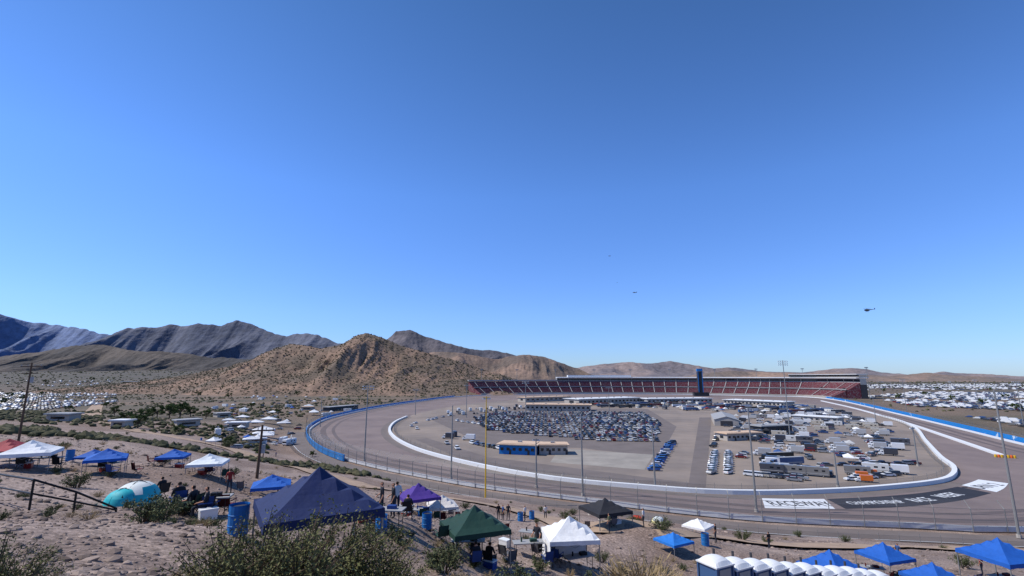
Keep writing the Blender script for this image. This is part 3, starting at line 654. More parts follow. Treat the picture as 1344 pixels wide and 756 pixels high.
# ---------------------------------------------------------------- buildings
def flat_building(name,pxa,pxb,depth,h,wm,rm,canopy=0,nwin=8):
    a_=np.array(onz(*pxa)[:2]);b_=np.array(onz(*pxb)[:2]);d=b_-a_;L_=np.linalg.norm(d);t=math.atan2(d[1],d[0])
    mb=MB();mb.box((L_/2,depth/2,h/2),(L_,depth,h),wm);mb.box((L_/2,depth/2,h+.2),(L_+.8+canopy,depth+.8+canopy,.4),rm)
    mb.box((L_/2,depth/2,h+.52),(L_*.96,depth*.9,.22),rm)
    for q in range(nwin):
        x_=L_*(q+.5)/nwin;mb.box((x_,-.03,h*.55),(L_/nwin*.5,.12,h*.3),glass)
        if q%3==1: mb.box((x_+L_/nwin*.35,-.04,1.1),(1.0,.12,2.2),dgrey)
    for q in range(max(1,int(L_/12))): mb.box((L_*(q+.5)/max(1,int(L_/12)),depth*.5,h+.95),(1.8,1.4,.7),lgrey)
    mb.box((-.01,depth*.5,h*.5),(.1,depth*.3,h*.4),glass)
    return obj(name,mb,(a_[0],a_[1],.06),t)
flat_building('control_building',(655,596),(703,598),11,4.2,blue,tan,1.5,6)
flat_building('control_building',(708,597),(745,597),9,4.0,conc,tan,1,5)
flat_building('media_center',(690,539),(775,540),22,6,conc,tan,2,14)
flat_building('garage_building',(760,532),(840,529),30,7,conc,white,2,16)
flat_building('garage_building',(850,530),(935,529),26,6,lgrey,white,2,16)
flat_building('garage_building',(950,531),(1030,535),24,6,conc,white,2,16)
flat_building('garage_building',(690,528),(750,526),20,6,conc,tan,2,10)
flat_building('garage_building',(955,579),(1000,577),9,3.6,conc,tan,1,8)
flat_building('infield_care_center',(1000,569),(1040,567),10,4,dgrey,lgrey,1,6)
flat_building('garage_building',(1040,552),(1100,556),12,4,conc,white,1,8)
def gable(name,pa,pb,depth,h,rise,rm,wm):
    a_=np.array(onz(*pa)[:2]);b_=np.array(onz(*pb)[:2]);d=b_-a_;L_=np.linalg.norm(d);mb=MB()
    vs=[(0,0,0),(L_,0,0),(L_,depth,0),(0,depth,0),(0,0,h),(L_,0,h),(L_,depth,h),(0,depth,h),(L_/2,0,h+rise),(L_/2,depth,h+rise)]
    mb.add(vs,[(0,1,5,8,4),(2,3,7,9,6),(0,4,7,3),(1,2,6,5)],wm)
    o_=.4;mb.add([(-o_,-o_,h-.1),(L_/2,-o_,h+rise+.05),(L_/2,depth+o_,h+rise+.05),(-o_,depth+o_,h-.1),(L_+o_,-o_,h-.1),(L_+o_,depth+o_,h-.1)],[(0,1,2,3),(1,4,5,2)],rm)
    mb.box((L_/2,-.05,h*.4),(L_*.5,.12,h*.8),dgrey);obj(name,mb,(a_[0],a_[1],.06),math.atan2(d[1],d[0]))
gable('garage_hall',(938,559),(970,560),55,4.5,2.2,lgrey,conc)
def box_b(name,pa,pb,depth,h,wm,rm,posts=0):
    a_=np.array(hit(*pa));b_=np.array(hit(*pb));d=(b_-a_)[:2];L_=np.linalg.norm(d);t=math.atan2(d[1],d[0]);mb=MB()
    if posts:
        for q in range(posts):
            for yy in(0,depth): mb.box((L_*q/(posts-1),yy,h/2-.5),(.4,.4,h+1),lgrey)
        mb.box((L_/2,depth/2,h-.4),(L_,depth,.6),dgrey);mb.box((L_/2,depth*.8,h*.4),(L_*.96,.3,h*.9),wm)
    else: mb.box((L_/2,depth/2,h/2),(L_,depth,h),wm);mb.box((L_/2,-.05,h*.5),(L_*.6,.14,h*.35),glass)
    mb.box((L_/2,depth/2,h+.3),(L_+1.5,depth+2,.6),rm);obj(name,mb,(a_[0],a_[1],a_[2]-.2),t)
box_b('open_sided_shed',(158,505),(243,503),25,9,dgrey,white,12)
for pa,pb,d_,h_,rm_ in [((285,548),(303,548),8,3,lgrey),((300,562),(322,564),6,3,white),((395,538),(410,538),8,3,tan),((432,540),(470,537),8,4,lgrey),((512,513),(540,513),14,8,blue),((232,560),(262,562),6,3,lgrey),((145,560),(163,562),5,2.6,white),((60,552),(90,553),6,3,lgrey)]:
    box_b('small_building',pa,pb,d_,h_,dgrey if h_>3 else conc,rm_)
for a_,b_,s_ in [(300,556,.9),(318,552,1),(335,560,1.1),(352,556,1.2),(345,576,1.2),(330,583,.9),(372,560,1),(358,545,1),(345,572,1.3),(405,536,1.1),(412,530,1.2),(320,540,.9)]:
    tent(random.choice([CB,CB,CA]),a_,b_,random.uniform(0,.6),s_*1.4,WT)
for a_,b_ in [(348,578),(412,545)]: tent(CBIG,a_,b_,.4,1.0,WT,'marquee_tent')
for q in range(110):
    a_=random.uniform(275,480);b_=random.uniform(525,592)-(a_-300)*.08
    p=hit(a_,b_)
    if seg_dist(np.array([p[0]]),np.array([p[1]]),OUT[::3])[0]<9: continue
    k_=random.random()
    if k_<.62: obj('parked_car',CM[random.choice(['suv','sedan'])],p,random.uniform(0,3),1,random.choice(carcols))
    elif k_<.85: obj('canopy_tent',CA,p,random.uniform(0,1),1.1,random.choice([WT,srgb(40,40,44),BL,WT]))
    else: obj('motorhome',RV,p,random.uniform(0,3),1,WT)
def tstrip(name,pts,w,m,dz=.12):
    P=catmull([hit(*p)[:2] for p in pts],5);Nn,_=normals(P);k_=len(P);mb=MB();nc=4
    off=np.linspace(-.5,.5,nc+1)*w;Q=(P[:,None,:]+Nn[:,None,:]*off[None,:,None]).reshape(-1,2);z=T(Q[:,0],Q[:,1])+dz
    mb.add(np.c_[Q,z],[(q*(nc+1)+e_,q*(nc+1)+e_+1,(q+1)*(nc+1)+e_+1,(q+1)*(nc+1)+e_) for q in range(k_-1) for e_ in range(nc)],m);return obj(name,mb)
tstrip('road',[(118,548),(126,535),(136,520),(160,512)],11,dirt,.35)
tstrip('dirt_road',[(60,552),(118,552),(180,566),(260,580),(330,600),(420,622),(520,645)],8,dirt,.2)
tstrip('dirt_road',[(560,652),(680,672),(800,690),(950,708),(1100,718),(1250,722),(1344,722)],6,dirt,.25)
def low_car():
    mb=MB();mb.extr([(-2.3,.3),(2.3,.3),(2.3,.75),(1.2,.95),(.7,1.5),(-1.4,1.52),(-2.1,1.0),(-2.3,.9)],-.9,.9,paint);return np.array(mb.v),mb.f
lv_,lf_=low_car()
def mass(name,poly,su,sv,t0,prob,cap=3000,scl=1,tallp=.04,th_=.36):
    c0=poly.mean(0);u1=np.array([math.cos(t0),math.sin(t0)]);u2=np.array([-u1[1],u1[0]]);ext=np.abs(poly-c0).max()*1.5
    aa,bb=np.meshgrid(np.arange(-ext,ext,su),np.arange(-ext,ext,sv));Q=c0+u1*aa.ravel()[:,None]+u2*bb.ravel()[:,None]
    Q=Q[(seg_dist(Q[:,0],Q[:,1],poly)<0)&(rng.random(len(Q))<prob)]
    Q=Q[fbm(Q[:,0]/70,Q[:,1]/70,2,88)>th_]
    if len(Q)>cap: Q=Q[rng.permutation(len(Q))[:cap]]
    cc=np.array([random.choice(massc)[:3] for _ in Q])*.85;s=rng.uniform(.95,1.1,len(Q))*scl;tall=rng.random(len(Q))<tallp
    S=np.c_[s*np.where(tall,1.3,1),s*np.where(tall,1.6,1),s*np.where(tall,2.0,1)];cc[tall]=np.array(WT[:3])
    scatter(name,lv_,lf_,np.c_[Q,T(Q[:,0],Q[:,1])+.1],S,carv,cc,0,rz=np.full(len(Q),t0)+rng.normal(0,.04,len(Q)))
wp=lambda L_:np.array([onz(*p)[:2] for p in L_])
mass('distant_parked_cars',wp([(1140,521),(1200,515),(1500,516),(1500,568),(1344,562),(1200,534)]),3.0,9,.5,.8,9000,th_=.27,tallp=.06)
mass('distant_parked_cars',wp([(1130,505),(1500,503),(1500,512),(1130,512)]),4,16,.5,.45,6000,th_=.3,tallp=.12)
mass('distant_parked_cars',wp([(-60,520),(0,516),(150,515),(155,528),(60,542),(-60,545)]),3.2,13,.3,.6,1600,tallp=.1,th_=.3)
mass('distant_parked_cars',wp([(-60,509),(150,507),(150,511),(-60,513)]),6,30,.3,.3,250,tallp=.15)
mass('distant_parked_cars',wp([(240,520),(330,512),(430,512),(350,525),(280,530)]),5,20,.3,.3,300,tallp=.1)
for a_,b_ in [(1180,524),(1215,520),(1250,527),(1290,532),(1320,524),(1335,540),(1230,512),(1300,513),(1160,515)]:
    p=onz(a_,b_);obj('palo_verde_tree',TR[int(a_)%3],(p[0],p[1],0),a_,2)
# ---------------------------------------------------------------- grandstand
far=resample(OUT,10,True);farN,_=normals(far,True);farN*=OSIGN
def bear(p): return 672+F*p[0]/(p[1]/1.02)
ix=[q for q in range(len(far)) if far[q][1]>640 and bear(far[q])>632 and bear(far[q]+farN[q]*50)<1126]
ix=contiguous(ix,len(far));GP=far[ix];GN=farN[ix]
if GP[0][0]>GP[-1][0]: GP=GP[::-1];GN=GN[::-1]
def sweep(mb,prof,P,Nn,m,closed=True,caps=True):
    k_=len(prof);vs=[]
    for q in range(len(P)):
        for (d,z) in prof: vs.append((P[q][0]+Nn[q][0]*d,P[q][1]+Nn[q][1]*d,z))
    fs=[]
    for q in range(len(P)-1):
        for e_ in range(k_ if closed else k_-1): fs.append((q*k_+e_,q*k_+(e_+1)%k_,(q+1)*k_+(e_+1)%k_,(q+1)*k_+e_))
    if caps and closed: fs+=[tuple(range(k_)),tuple((len(P)-1)*k_+e_ for e_ in range(k_))[::-1]]
    mb.add(vs,fs,m)
bg=[bear(p+nn_*50) for p,nn_ in zip(GP,GN)]
stand=bpy.data.objects.new('grandstand',None);scene.collection.objects.link(stand)
prof=[(14,-.2),(14,3)]
for q in range(14): prof+=[(14+q*1.5,3+q*.66),(14+(q+1)*1.5,3+q*.66)]
prof+=[(35,12.4),(35,-.2)]
mb=MB();sweep(mb,prof,GP,GN,redseat);obj('lower_seating',mb,parent=stand)
prof=[(36,-.2),(36,13.2)]
for q in range(14): prof+=[(38+q*1.3,13.5+q*.82),(38+(q+1)*1.3,13.5+q*.82)]
prof+=[(56.4,25.0),(56.4,-.2)]
mb=MB();sweep(mb,prof,GP,GN,redseat);obj('upper_seating',mb,parent=stand)
mb=MB();sweep(mb,[(35.05,12.2),(37.9,12.2),(37.9,13.6),(35.05,13.6)],GP,GN,dgrey);sweep(mb,[(13,-.2),(13.9,-.2),(13.9,3.6),(13,3.6)],GP,GN,conc)
sweep(mb,[(35.6,13.65),(36.1,13.65),(36.1,15.0),(35.6,15.0)],GP,GN,lgrey)
for q in range(1,len(GP)-1,2):
    c=GP[q];nn=GN[q];tt=np.array([-nn[1],nn[0]])
    for d0,z0,d1,z1 in ((14.2,3.7,35,13.2),(38,14.2,56,25.6)):
        a_=c+nn*d0;b_=c+nn*d1;vs=[(*(a_-tt*.6),z0),(*(a_+tt*.6),z0),(*(b_+tt*.6),z1),(*(b_-tt*.6),z1)]
        mb.add(vs,[(0,1,2,3)],lgrey)
    if q%4==1:
        a_=c+nn*37.5;mb.box((a_[0],a_[1],15.2),(3.2,3.2,2.6),dgrey,math.atan2(nn[1],nn[0]))
obj('aisles_and_concourse',mb,parent=stand)
mb=MB()
ks=[q for q in range(len(GP)) if bg[q]>728];P2=GP[ks];N2=GN[ks]
sweep(mb,[(57,22),(66,22),(66,31.6),(57,31.6)],P2,N2,lgrey);sweep(mb,[(56.8,26.6),(57.05,26.6),(57.05,30.2),(56.8,30.2)],P2,N2,glass)
sweep(mb,[(52,32.0),(70,32.4),(70,33.6),(52,33.0)],P2,N2,white)
sweep(mb,[(57,-.2),(66,-.2),(66,21.9),(57,21.9)],GP,GN,dgrey)
kr=[q for q in range(len(GP)) if bg[q]>1030];sweep(mb,[(56,33.7),(68,33.7),(68,38),(56,38)],GP[kr],GN[kr],conc);sweep(mb,[(55.6,34.8),(55.97,34.8),(55.97,37),(55.6,37)],GP[kr],GN[kr],glass)
sweep(mb,[(53,38.1),(70,38.1),(70,39),(53,39)],GP[kr],GN[kr],white)
kc=[q for q in range(len(GP)) if 740<bg[q]<830];sweep(mb,[(56,33.7),(68,33.7),(68,37.5),(56,37.5)],GP[kc],GN[kc],white)
kl=[q for q in range(len(GP)) if bg[q]<=735];sweep(mb,[(55,25.6),(60,25.6),(60,28),(55,28)],GP[kl],GN[kl],lgrey)
for q in ks[::2]:
    c=GP[q]+GN[q]*53;mb.tube([(c[0],c[1],25),(c[0],c[1],32)],.25,steel,5)
obj('suites_and_roof',mb,parent=stand)
# ---------------------------------------------------------------- scoring pylon
p=onz(912,519);mb=MB()
mb.box((0,0,22),(8.5,8.5,44),dgrey);mb.box((0,0,46.5),(9.2,9.2,4.5),blue)
for q in range(14): mb.box((0,0,8+q*2.5),(8.7,8.7,1.5),black)
mb.box((-3.6,-4.5,25),(1.2,.3,36),blue);mb.box((3.6,-4.5,25),(1.2,.3,36),blue);mb.box((0,0,3),(26,14,6),dgrey);mb.box((0,-7.1,4),(24,.3,2),glass);mb.box((0,0,6.3),(27,15,.6),black)
obj('scoring_pylon',mb,(p[0],p[1]-30,0),-.15)
# ---------------------------------------------------------------- poles
def lightpole(px,py,pytop,arr=3,w=4,z=0,rr=.32,m=steel):
    b=onz(px,py,z);hgt=aty(px,pytop,b[1])[2]-b[2];mb=MB()
    mb.tube([(0,0,-.3),(0,0,hgt*.5),(0,0,hgt)],[rr,rr*.8,rr*.5],m,8);mb.tube([(0,0,0),(0,0,.7)],rr*1.6,conc,8)
    for q in range(arr):
        zz=hgt-.4-q*1.1;mb.box((0,0,zz),(w,.15,.15),m)
        for e_ in range(5): mb.box((-w/2+w*e_/4,.25,zz-.25),(.5,.45,.45),light,taper=.7)
    obj('floodlight_pole',mb,b,random.uniform(-.4,.4))
for a_ in [(478,605,505,2,5),(592,629,532,0,3),(765,651,545,1,2.5),(993,672,535,1,3),(1037,573,473,3,6),(690,556,500,2,5),(1338,706,512,2,3.5),(1150,556,520,1,3),(704,640,575,1,2),(1251,530,500,2,6),(545,545,510,2,5),(860,641,560,1,2),(1205,612,560,1,2),(612,548,505,1,4),(800,548,508,1,4),(420,560,520,1,4),(1100,640,590,1,2),(1344,560,500,2,5),(1190,540,498,2,5),(1285,535,498,2,5),(1160,528,500,2,5)]:
    lightpole(*a_)
lightpole(637,662,520,1,2.0,0,.22,yellow)
for q in range(3,len(GP),7):
    c=GP[q]+GN[q]*68;mb=MB();mb.tube([(0,0,0),(0,0,50)],[.5,.3],steel,6);mb.box((0,0,49),(7,.4,1.2),lgrey);mb.box((0,0,47),(6,.4,.4),steel);obj('floodlight_pole',mb,(c[0],c[1],0),.2)
def upole(px,py,hh,lean=0,rz=.5):
    b=hit(px,py);mb=MB();mb.tube([(0,0,-.5),(0,0,hh)],[.17,.11],wood,8);mb.box((0,0,hh-.6),(2.4,.12,.14),wood);mb.box((0,0,hh-1.6),(1.8,.12,.12),wood)
    for x_ in(-1.1,-.4,.4,1.1): mb.tube([(x_,0,hh-.53),(x_,0,hh-.3)],.05,lgrey,6)
    mb.tube([(.3,0,hh-3.0),(.3,0,hh-2.1)],.22,lgrey,8)
    obj('utility_pole',mb,b,rot=(0,lean,rz))
upole(24,580,11.5,.0);upole(337,628,5.6,.02)
for a_,b_,h_ in [(85,512,14),(180,520,12),(410,505,10),(440,500,10),(560,505,11),(360,512,10),(300,508,10),(402,560,8),(470,530,9)]: upole(a_,b_,h_)
# ---------------------------------------------------------------- handrail
mb=MB();pp=[hit(*q) for q in [(-50,650),(38,670),(96,674),(152,672)]];hts=[1.15,1.1,.8,.15]
for q,p in enumerate(pp): mb.tube([(p[0],p[1],p[2]-.2),(p[0],p[1],p[2]+hts[q])],.04,dsteel,8)
mb.tube([(p[0],p[1],p[2]+h_) for p,h_ in zip(pp,hts)],.04,dsteel,8);mb.tube([(p[0],p[1],p[2]+h_*.55) for p,h_ in zip(pp,hts)],.035,dsteel,8)
obj('handrail',mb)
# ---------------------------------------------------------------- drums, coolers, chairs, tables
bluep=mat('blue_plastic',srgb(30,105,170),.45,.15,2)
def drum():
    mb=MB();z=[0,.02,.28,.3,.32,.58,.6,.62,.86,.88];rr=[.285,.29,.285,.3,.285,.285,.3,.285,.285,.29]
    mb.tube([(0,0,a_) for a_ in z],rr,bluep,16,False);mb.tube([(0,0,.0),(0,0,.05)],.28,bluep,16);mb.tube([(0,0,.6),(0,0,.8)],.27,dgrey,16);return mb.mesh('drum')
DR=drum()
for a_,b_,s_ in [(311,702,1.0),(560,694,.9),(500,700,.9),(683,684,1.1),(698,682,1.1),(552,678,1.),(91,605,1),(926,716,1.2),(264,578,1.2)]:
    p=hit(a_,b_);obj('blue_drum',DR,p,0,s_)
def chair():
    mb=MB()
    for a_,b_ in((-.25,-.25),(.25,-.25)): mb.tube([(a_,b_,0),(-a_*.9,.25,.45)],.015,dsteel,5);mb.tube([(a_,.25,0),(a_,b_,.45)],.015,dsteel,5);mb.tube([(a_,.25,.4),(a_,.38,.95)],.015,dsteel,5);mb.tube([(a_*1.1,-.25,.62),(a_*1.1,.28,.64)],.025,fabric,5);mb.tube([(a_,-.25,.4),(a_*1.1,-.25,.62)],.013,dsteel,5)
    mb.add([(-.26,-.25,.46),(.26,-.25,.46),(.24,.24,.40),(-.24,.24,.40),(-.25,.37,.93),(.25,.37,.93)],[(0,1,2,3),(3,2,5,4)],fabric);return mb.mesh('chair')
CH=chair()
def cooler():
    mb=MB();mb.box((0,0,.18),(.62,.38,.36),paint,taper=1.04);mb.box((0,0,.4),(.67,.42,.07),white);mb.tube([(-.33,0,.3),(.33,0,.3)],.02,white,6);return mb.mesh('cooler')
CO=cooler()
def table():
    mb=MB();mb.box((0,0,.73),(1.8,.75,.05),lgrey)
    for a_ in(-.75,.75):
        mb.tube([(a_,-.3,0),(a_,-.3,.72)],.018,dsteel,5);mb.tube([(a_,.3,0),(a_,.3,.72)],.018,dsteel,5);mb.tube([(a_,-.3,.2),(a_,.3,.2)],.015,dsteel,5)
    mb.box((.3,0,.83),(.4,.3,.15),fabric);mb.tube([(-.4,0,.76),(-.4,0,1.0)],.05,fabric,8);return mb.mesh('table')
TA=table()
ccs=[srgb(30,60,120),srgb(90,30,30),srgb(35,35,38),srgb(40,70,60),srgb(90,90,95),srgb(30,30,34)]
for bx,by,byd in [(622,738,27),(548,680,39),(748,744,31),(272,621,43),(355,655,43),(36,618,36),(137,622,37),(790,694,50),(1165,762,42),(1320,772,38),(1095,782,36),(225,612,46),(250,678,0),(680,725,0),(520,672,0),(690,712,0),(590,680,0),(505,690,0)]:
    c=aty(bx,by,byd) if byd else hit(bx,by)
    for q in range(3):
        x_,y_=c[0]+random.uniform(-2,2),c[1]+random.uniform(-1.6,1.6);obj('camping_chair',CH,(x_,y_,ZT(x_,y_)),random.uniform(2.4,3.9),1,random.choice(ccs))
    x_,y_=c[0]+random.uniform(-1.5,1.5),c[1]+random.uniform(-1,1);obj('cooler',CO,(x_,y_,ZT(x_,y_)),random.uniform(0,3),1,random.choice([srgb(30,70,140),srgb(150,35,35),WT]))
    x_,y_=c[0]+random.uniform(-1.,1.),c[1]+random.uniform(0,1.4);obj('folding_table',TA,(x_,y_,ZT(x_,y_)),random.uniform(-.4,.4),1,random.choice(ccs))
# ---------------------------------------------------------------- portable toilets
def toilet():
    mb=MB();mb.box((0,0,.08),(1.16,1.16,.16),dgrey);mb.box((0,0,1.1),(1.08,1.08,1.9),paint,taper=.97);mb.box((0,-.54,1.05),(.72,.05,1.75),lgrey)
    for x_ in(-.54,.54):
        for y_ in(-.54,.54): mb.box((x_,y_,1.08),(.08,.08,1.95),paint)
    vs=[];fs=[];n_=8
    for i in range(n_+1):
        for j in range(n_+1):
            a_=i/n_*2-1;b_=j/n_*2-1;vs.append((a_*.6,b_*.6,2.08+.3*max(0,1-a_**2)**.6*max(0,1-b_**2)**.6))
    for i in range(n_):
        for j in range(n_): fs.append((i*(n_+1)+j,(i+1)*(n_+1)+j,(i+1)*(n_+1)+j+1,i*(n_+1)+j+1))
    mb.add(vs,fs,white);mb.box((0,0,2.06),(1.22,1.22,.06),white);mb.tube([(.38,.38,2.1),(.38,.38,2.5)],.06,dgrey,8);return mb.mesh('toilet')
TO=toilet();A_=np.array(aty(940,760,25)[:2]);B_=np.array(aty(1150,760,31)[:2])
for q in range(11):
    c=A_+(B_-A_)*q/10;obj('portable_toilet',TO,(c[0],c[1],ZT(*c)+.1),math.atan2(*(B_-A_)[::-1]),1,srgb(60,90,130))
# ---------------------------------------------------------------- people
def person(pose):
    if pose=='stand':
        J=dict(pel=(0,0,.95,.135),sp=(0,0,1.15,.125),ch=(0,.0,1.36,.15),nk=(0,.0,1.5,.055),hd=(0,.015,1.6,.088),tp=(0,.0,1.69,.078))
        for s_,sx in(('l',-1),('r',1)):
            J.update({'sh'+s_:(sx*.18,0,1.42,.065),'el'+s_:(sx*.25,-.03,1.13,.043),'wr'+s_:(sx*.24,.08+.1*(sx>0),.9+.12*(sx>0),.028),'ha'+s_:(sx*.24,.12+.12*(sx>0),.83+.14*(sx>0),.036),
            'hp'+s_:(sx*.09,0,.9,.09),'kn'+s_:(sx*.11,.03+.04*sx,.5,.06),'an'+s_:(sx*.12,-.02+.05*sx,.09,.043),'to'+s_:(sx*.14,.14+.05*sx,.045,.04)})
    else:
        J=dict(pel=(0,0,.55,.14),sp=(0,-.03,.75,.13),ch=(0,-.05,.95,.15),nk=(0,-.03,1.09,.055),hd=(0,.0,1.19,.088),tp=(0,-.01,1.28,.078))
        for s_,sx in(('l',-1),('r',1)):
            J.update({'sh'+s_:(sx*.18,-.04,1.01,.065),'el'+s_:(sx*.25,.04,.74,.043),'wr'+s_:(sx*.17,.27,.68,.028),'ha'+s_:(sx*.14,.34,.66,.036),
            'hp'+s_:(sx*.09,.04,.53,.09),'kn'+s_:(sx*.13,.44,.52,.06),'an'+s_:(sx*.13,.42,.09,.043),'to'+s_:(sx*.14,.58,.045,.04)})
    names=list(J);E=[('pel','sp'),('sp','ch'),('ch','nk'),('nk','hd'),('hd','tp')]
    for s_ in 'lr': E+=[('ch','sh'+s_),('sh'+s_,'el'+s_),('el'+s_,'wr'+s_),('wr'+s_,'ha'+s_),('pel','hp'+s_),('hp'+s_,'kn'+s_),('kn'+s_,'an'+s_),('an'+s_,'to'+s_)]
    me=bpy.data.meshes.new('p');me.from_pydata([J[k_][:3] for k_ in names],[(names.index(a_),names.index(b_)) for a_,b_ in E],[])
    o=bpy.data.objects.new('p',me);scene.collection.objects.link(o);o.modifiers.new('s','SKIN');sd_=o.modifiers.new('u','SUBSURF');sd_.levels=1;sd_.render_levels=1
    for q,k_ in enumerate(names):
        me.skin_vertices[0].data[q].radius=(J[k_][3],J[k_][3]*(.75 if k_ in('pel','sp','ch') else 1));me.skin_vertices[0].data[q].use_root=(q==0)
    bpy.context.view_layer.update();m2=bpy.data.meshes.new_from_object(o.evaluated_get(bpy.context.evaluated_depsgraph_get()));bpy.data.objects.remove(o)
    mb=MB();V_=[tuple(v.co) for v in m2.vertices];mats_={'skin':skin,'hair':hair,'pants':pants,'shirt':shirt,'shoe':shoe};grp={k_:[] for k_ in mats_}
    for f_ in m2.polygons:
        c=np.array(f_.center);best=None;bd=9
        for a_,b_ in E:
            A_=np.array(J[a_][:3]);B_=np.array(J[b_][:3]);t=np.clip(np.dot(c-A_,B_-A_)/np.dot(B_-A_,B_-A_),0,1);d=np.linalg.norm(c-A_-t*(B_-A_))
            if d<bd: bd=d;best=(a_,b_)
        a_,b_=best
        if b_ in('hd','tp'):
            hz=J['hd'][2]
            g_='hair' if (c[2]>hz+.06 or (c[1]<J['hd'][1]-.01 and c[2]>hz-.05)) else 'skin'
        elif b_=='nk': g_='skin' if c[2]>J['nk'][2]-.02 else 'shirt'
        elif b_[:2] in('ha',) or b_[:2]=='wr': g_='skin'
        elif b_[:2]=='to': g_='shoe'
        elif b_[:2] in('hp','kn','an'): g_='pants'
        else: g_='shirt'
        grp[g_].append(tuple(f_.vertices))
    for g_,fs in grp.items():
        if fs: mb.add(V_,fs,mats_[g_])
    hd=J['hd'];mb.add([(-.015,hd[1]+.085,hd[2]-.01),(.015,hd[1]+.085,hd[2]-.01),(0,hd[1]+.115,hd[2]-.012),(0,hd[1]+.085,hd[2]+.03)],[(0,1,2),(0,2,3),(1,3,2)],skin)
    for sx in(-1,1): mb.ell((sx*.032,hd[1]+.082,hd[2]+.025),(.012,.008,.008),hair,6,4);mb.ell((sx*.09,hd[1]-.005,hd[2]+.005),(.012,.022,.03),skin,6,4)
    mb.box((0,hd[1]+.086,hd[2]-.045),(.045,.008,.01),redn)
    for s_,sx in(('l',-1),('r',1)):
        a_=np.array(J['wr'+s_][:3]);b_=np.array(J['ha'+s_][:3]);d=(b_-a_)/np.linalg.norm(b_-a_);sd2=np.array([1,0,0.])
        for q in range(4):
            o0=b_+sd2*(q-1.5)*.018;ln=(.06,.075,.07,.055)[q];mb.tube([o0,o0+d*ln*.6,o0+d*ln+np.array([0,.0,-.015])],[.009,.008,.006],skin,5)
        o0=b_-d*.02-sd2*sx*.03;mb.tube([o0,o0+d*.03-sd2*sx*.02,o0+d*.06-sd2*sx*.02],[.01,.009,.007],skin,5)
    return mb.mesh('person_'+pose,True)
PS,PI=person('stand'),person('sit')
scs=[srgb(40,42,50),srgb(130,40,40),srgb(200,200,200),srgb(50,80,130),srgb(30,30,32),srgb(110,110,80)]
for a_,b_,r_ in [(654,682,.3),(660,683,2),(667,682,3),(689,684,1),(716,682,0),(520,676,.5),(575,676,.5),(705,725,2.5),(845,692,1),(362,600,1),(800,700,1),(1010,720,.4),(1290,755,.4),(300,648,.4),(500,680,2),(515,680,2),(940,712,1),(1180,735,2)]:
    p=hit(a_,b_);obj('person',PS,p,r_,1,random.choice(scs))
for a_,b_,r_ in [(624,747,.3),(643,745,-.4),(210,656,1.2),(250,678,1.5),(232,672,.8),(268,680,2),(535,680,0),(30,612,0)]:
    p=hit(a_,b_);obj('person',PI,(p[0],p[1],p[2]-.03),r_,1,random.choice([srgb(35,35,40),srgb(40,42,50)]));obj('camping_chair',CH,p,r_+math.pi,1,random.choice(ccs))
# ---------------------------------------------------------------- aircraft
p=aty(1138,407,520);mb=MB();mb.ell((0,0,0),(2.6,1.1,1.2),dgrey,12,8);mb.ell((1.5,0,.1),(1.2,.95,.9),glass,10,6);mb.tube([(-2,0,.3),(-7,0,.7)],[.5,.15],dgrey,8);mb.box((-7,0,1.2),(.8,.1,1.6),dgrey)
mb.tube([(0,0,1),(0,0,1.8)],.12,dgrey,6);mb.box((0,0,1.8),(9,.3,.05),dgrey,.5);mb.box((0,0,1.8),(9,.3,.05),dgrey,.5+math.pi/2)
for s_ in(-1,1): mb.tube([(-1.5,s_*1,-1.7),(1.8,s_*1,-1.7)],.07,dgrey,5);mb.tube([(-.8,s_*.6,-1),(-.8,s_*1,-1.7)],.05,dgrey,5);mb.tube([(.8,s_*.6,-1),(.8,s_*1,-1.7)],.05,dgrey,5)
obj('helicopter',mb,p,2.8,1)
mb=MB();mb.tube([(0,-4,0),(0,-3,0),(0,2,0),(0,4,.1)],[.15,.55,.6,.2],dgrey,8);mb.box((0,.6,.5),(10.5,1.5,.12),lgrey);mb.box((0,-3.7,.3),(3.4,.8,.08),lgrey);mb.box((0,-3.7,.9),(.1,.9,1.3),dgrey);mb.box((0,1.3,.5),(.8,1.2,.5),glass)
mep=mb.mesh('plane')
for a_,b_,Y_,s_ in [(833,384,900,1),(800,336,900,.6),(810,371,1500,.45)]: obj('light_aircraft',mep,aty(a_,b_,Y_),1.2,s_)
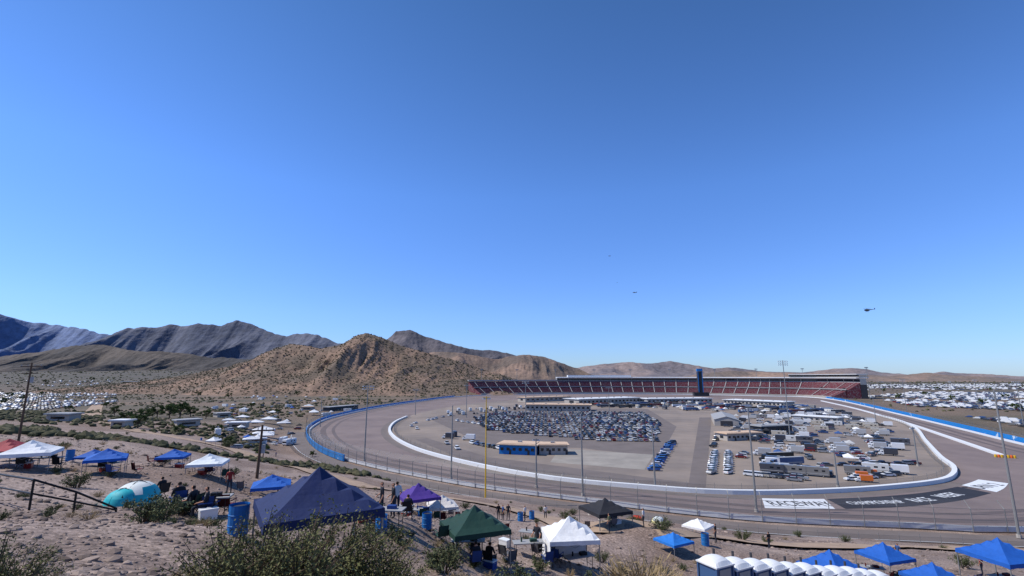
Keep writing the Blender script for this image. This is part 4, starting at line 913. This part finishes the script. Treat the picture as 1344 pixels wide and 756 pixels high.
# ---------------------------------------------------------------- light
EL,AZ=math.radians(50),math.radians(-88)
w=bpy.data.worlds.new('World');scene.world=w;w.use_nodes=True;N=w.node_tree.nodes;L=w.node_tree.links
sk=N.new('ShaderNodeTexSky');sk.sky_type='NISHITA';sk.sun_disc=False;sk.sun_elevation=EL;sk.sun_rotation=AZ;sk.air_density=1.0;sk.dust_density=.2;sk.ozone_density=2.5;sk.altitude=300
tc=N.new('ShaderNodeTexCoord');sx=N.new('ShaderNodeSeparateXYZ');L.new(tc.outputs['Generated'],sx.inputs[0])
cr=N.new('ShaderNodeValToRGB');E_=cr.color_ramp.elements;E_[0].position=0;E_[0].color=(.66,.92,1.52,1);E_[1].position=.75;E_[1].color=(.55,.92,1.3,1)
e2=E_.new(.12);e2.color=(.80,1.10,1.78,1);e3=E_.new(.35);e3.color=(.82,1.24,1.95,1)
L.new(sx.outputs['Z'],cr.inputs['Fac'])
mm=N.new('ShaderNodeMix');mm.data_type='RGBA';mm.blend_type='MULTIPLY';mm.inputs['Factor'].default_value=1
L.new(sk.outputs[0],mm.inputs[6]);L.new(cr.outputs[0],mm.inputs[7]);L.new(mm.outputs[2],N['Background'].inputs[0]);N['Background'].inputs[1].default_value=.1
sl=bpy.data.lights.new('sun','SUN');sl.energy=4.9;sl.angle=math.radians(.5);sl.color=(1,.95,.87);so=bpy.data.objects.new('sun',sl);scene.collection.objects.link(so)
d=Vector((math.sin(AZ)*math.cos(EL),math.cos(AZ)*math.cos(EL),math.sin(EL)));so.rotation_euler=(-d).to_track_quat('-Z','Y').to_euler();so.location=(0,0,200)
cam=bpy.data.cameras.new('camera');cam.sensor_width=36;cam.lens=640/1344*36;cam.clip_start=.1;cam.clip_end=60000
co=bpy.data.objects.new('camera',cam);scene.collection.objects.link(co);co.location=(0,0,H);co.rotation_euler=(math.pi/2+TH,0,0);scene.camera=co
scene.view_settings.view_transform='Standard';scene.view_settings.look='None';scene.view_settings.exposure=0
print('z0',ZT(0,0),'objs',len(bpy.data.objects))
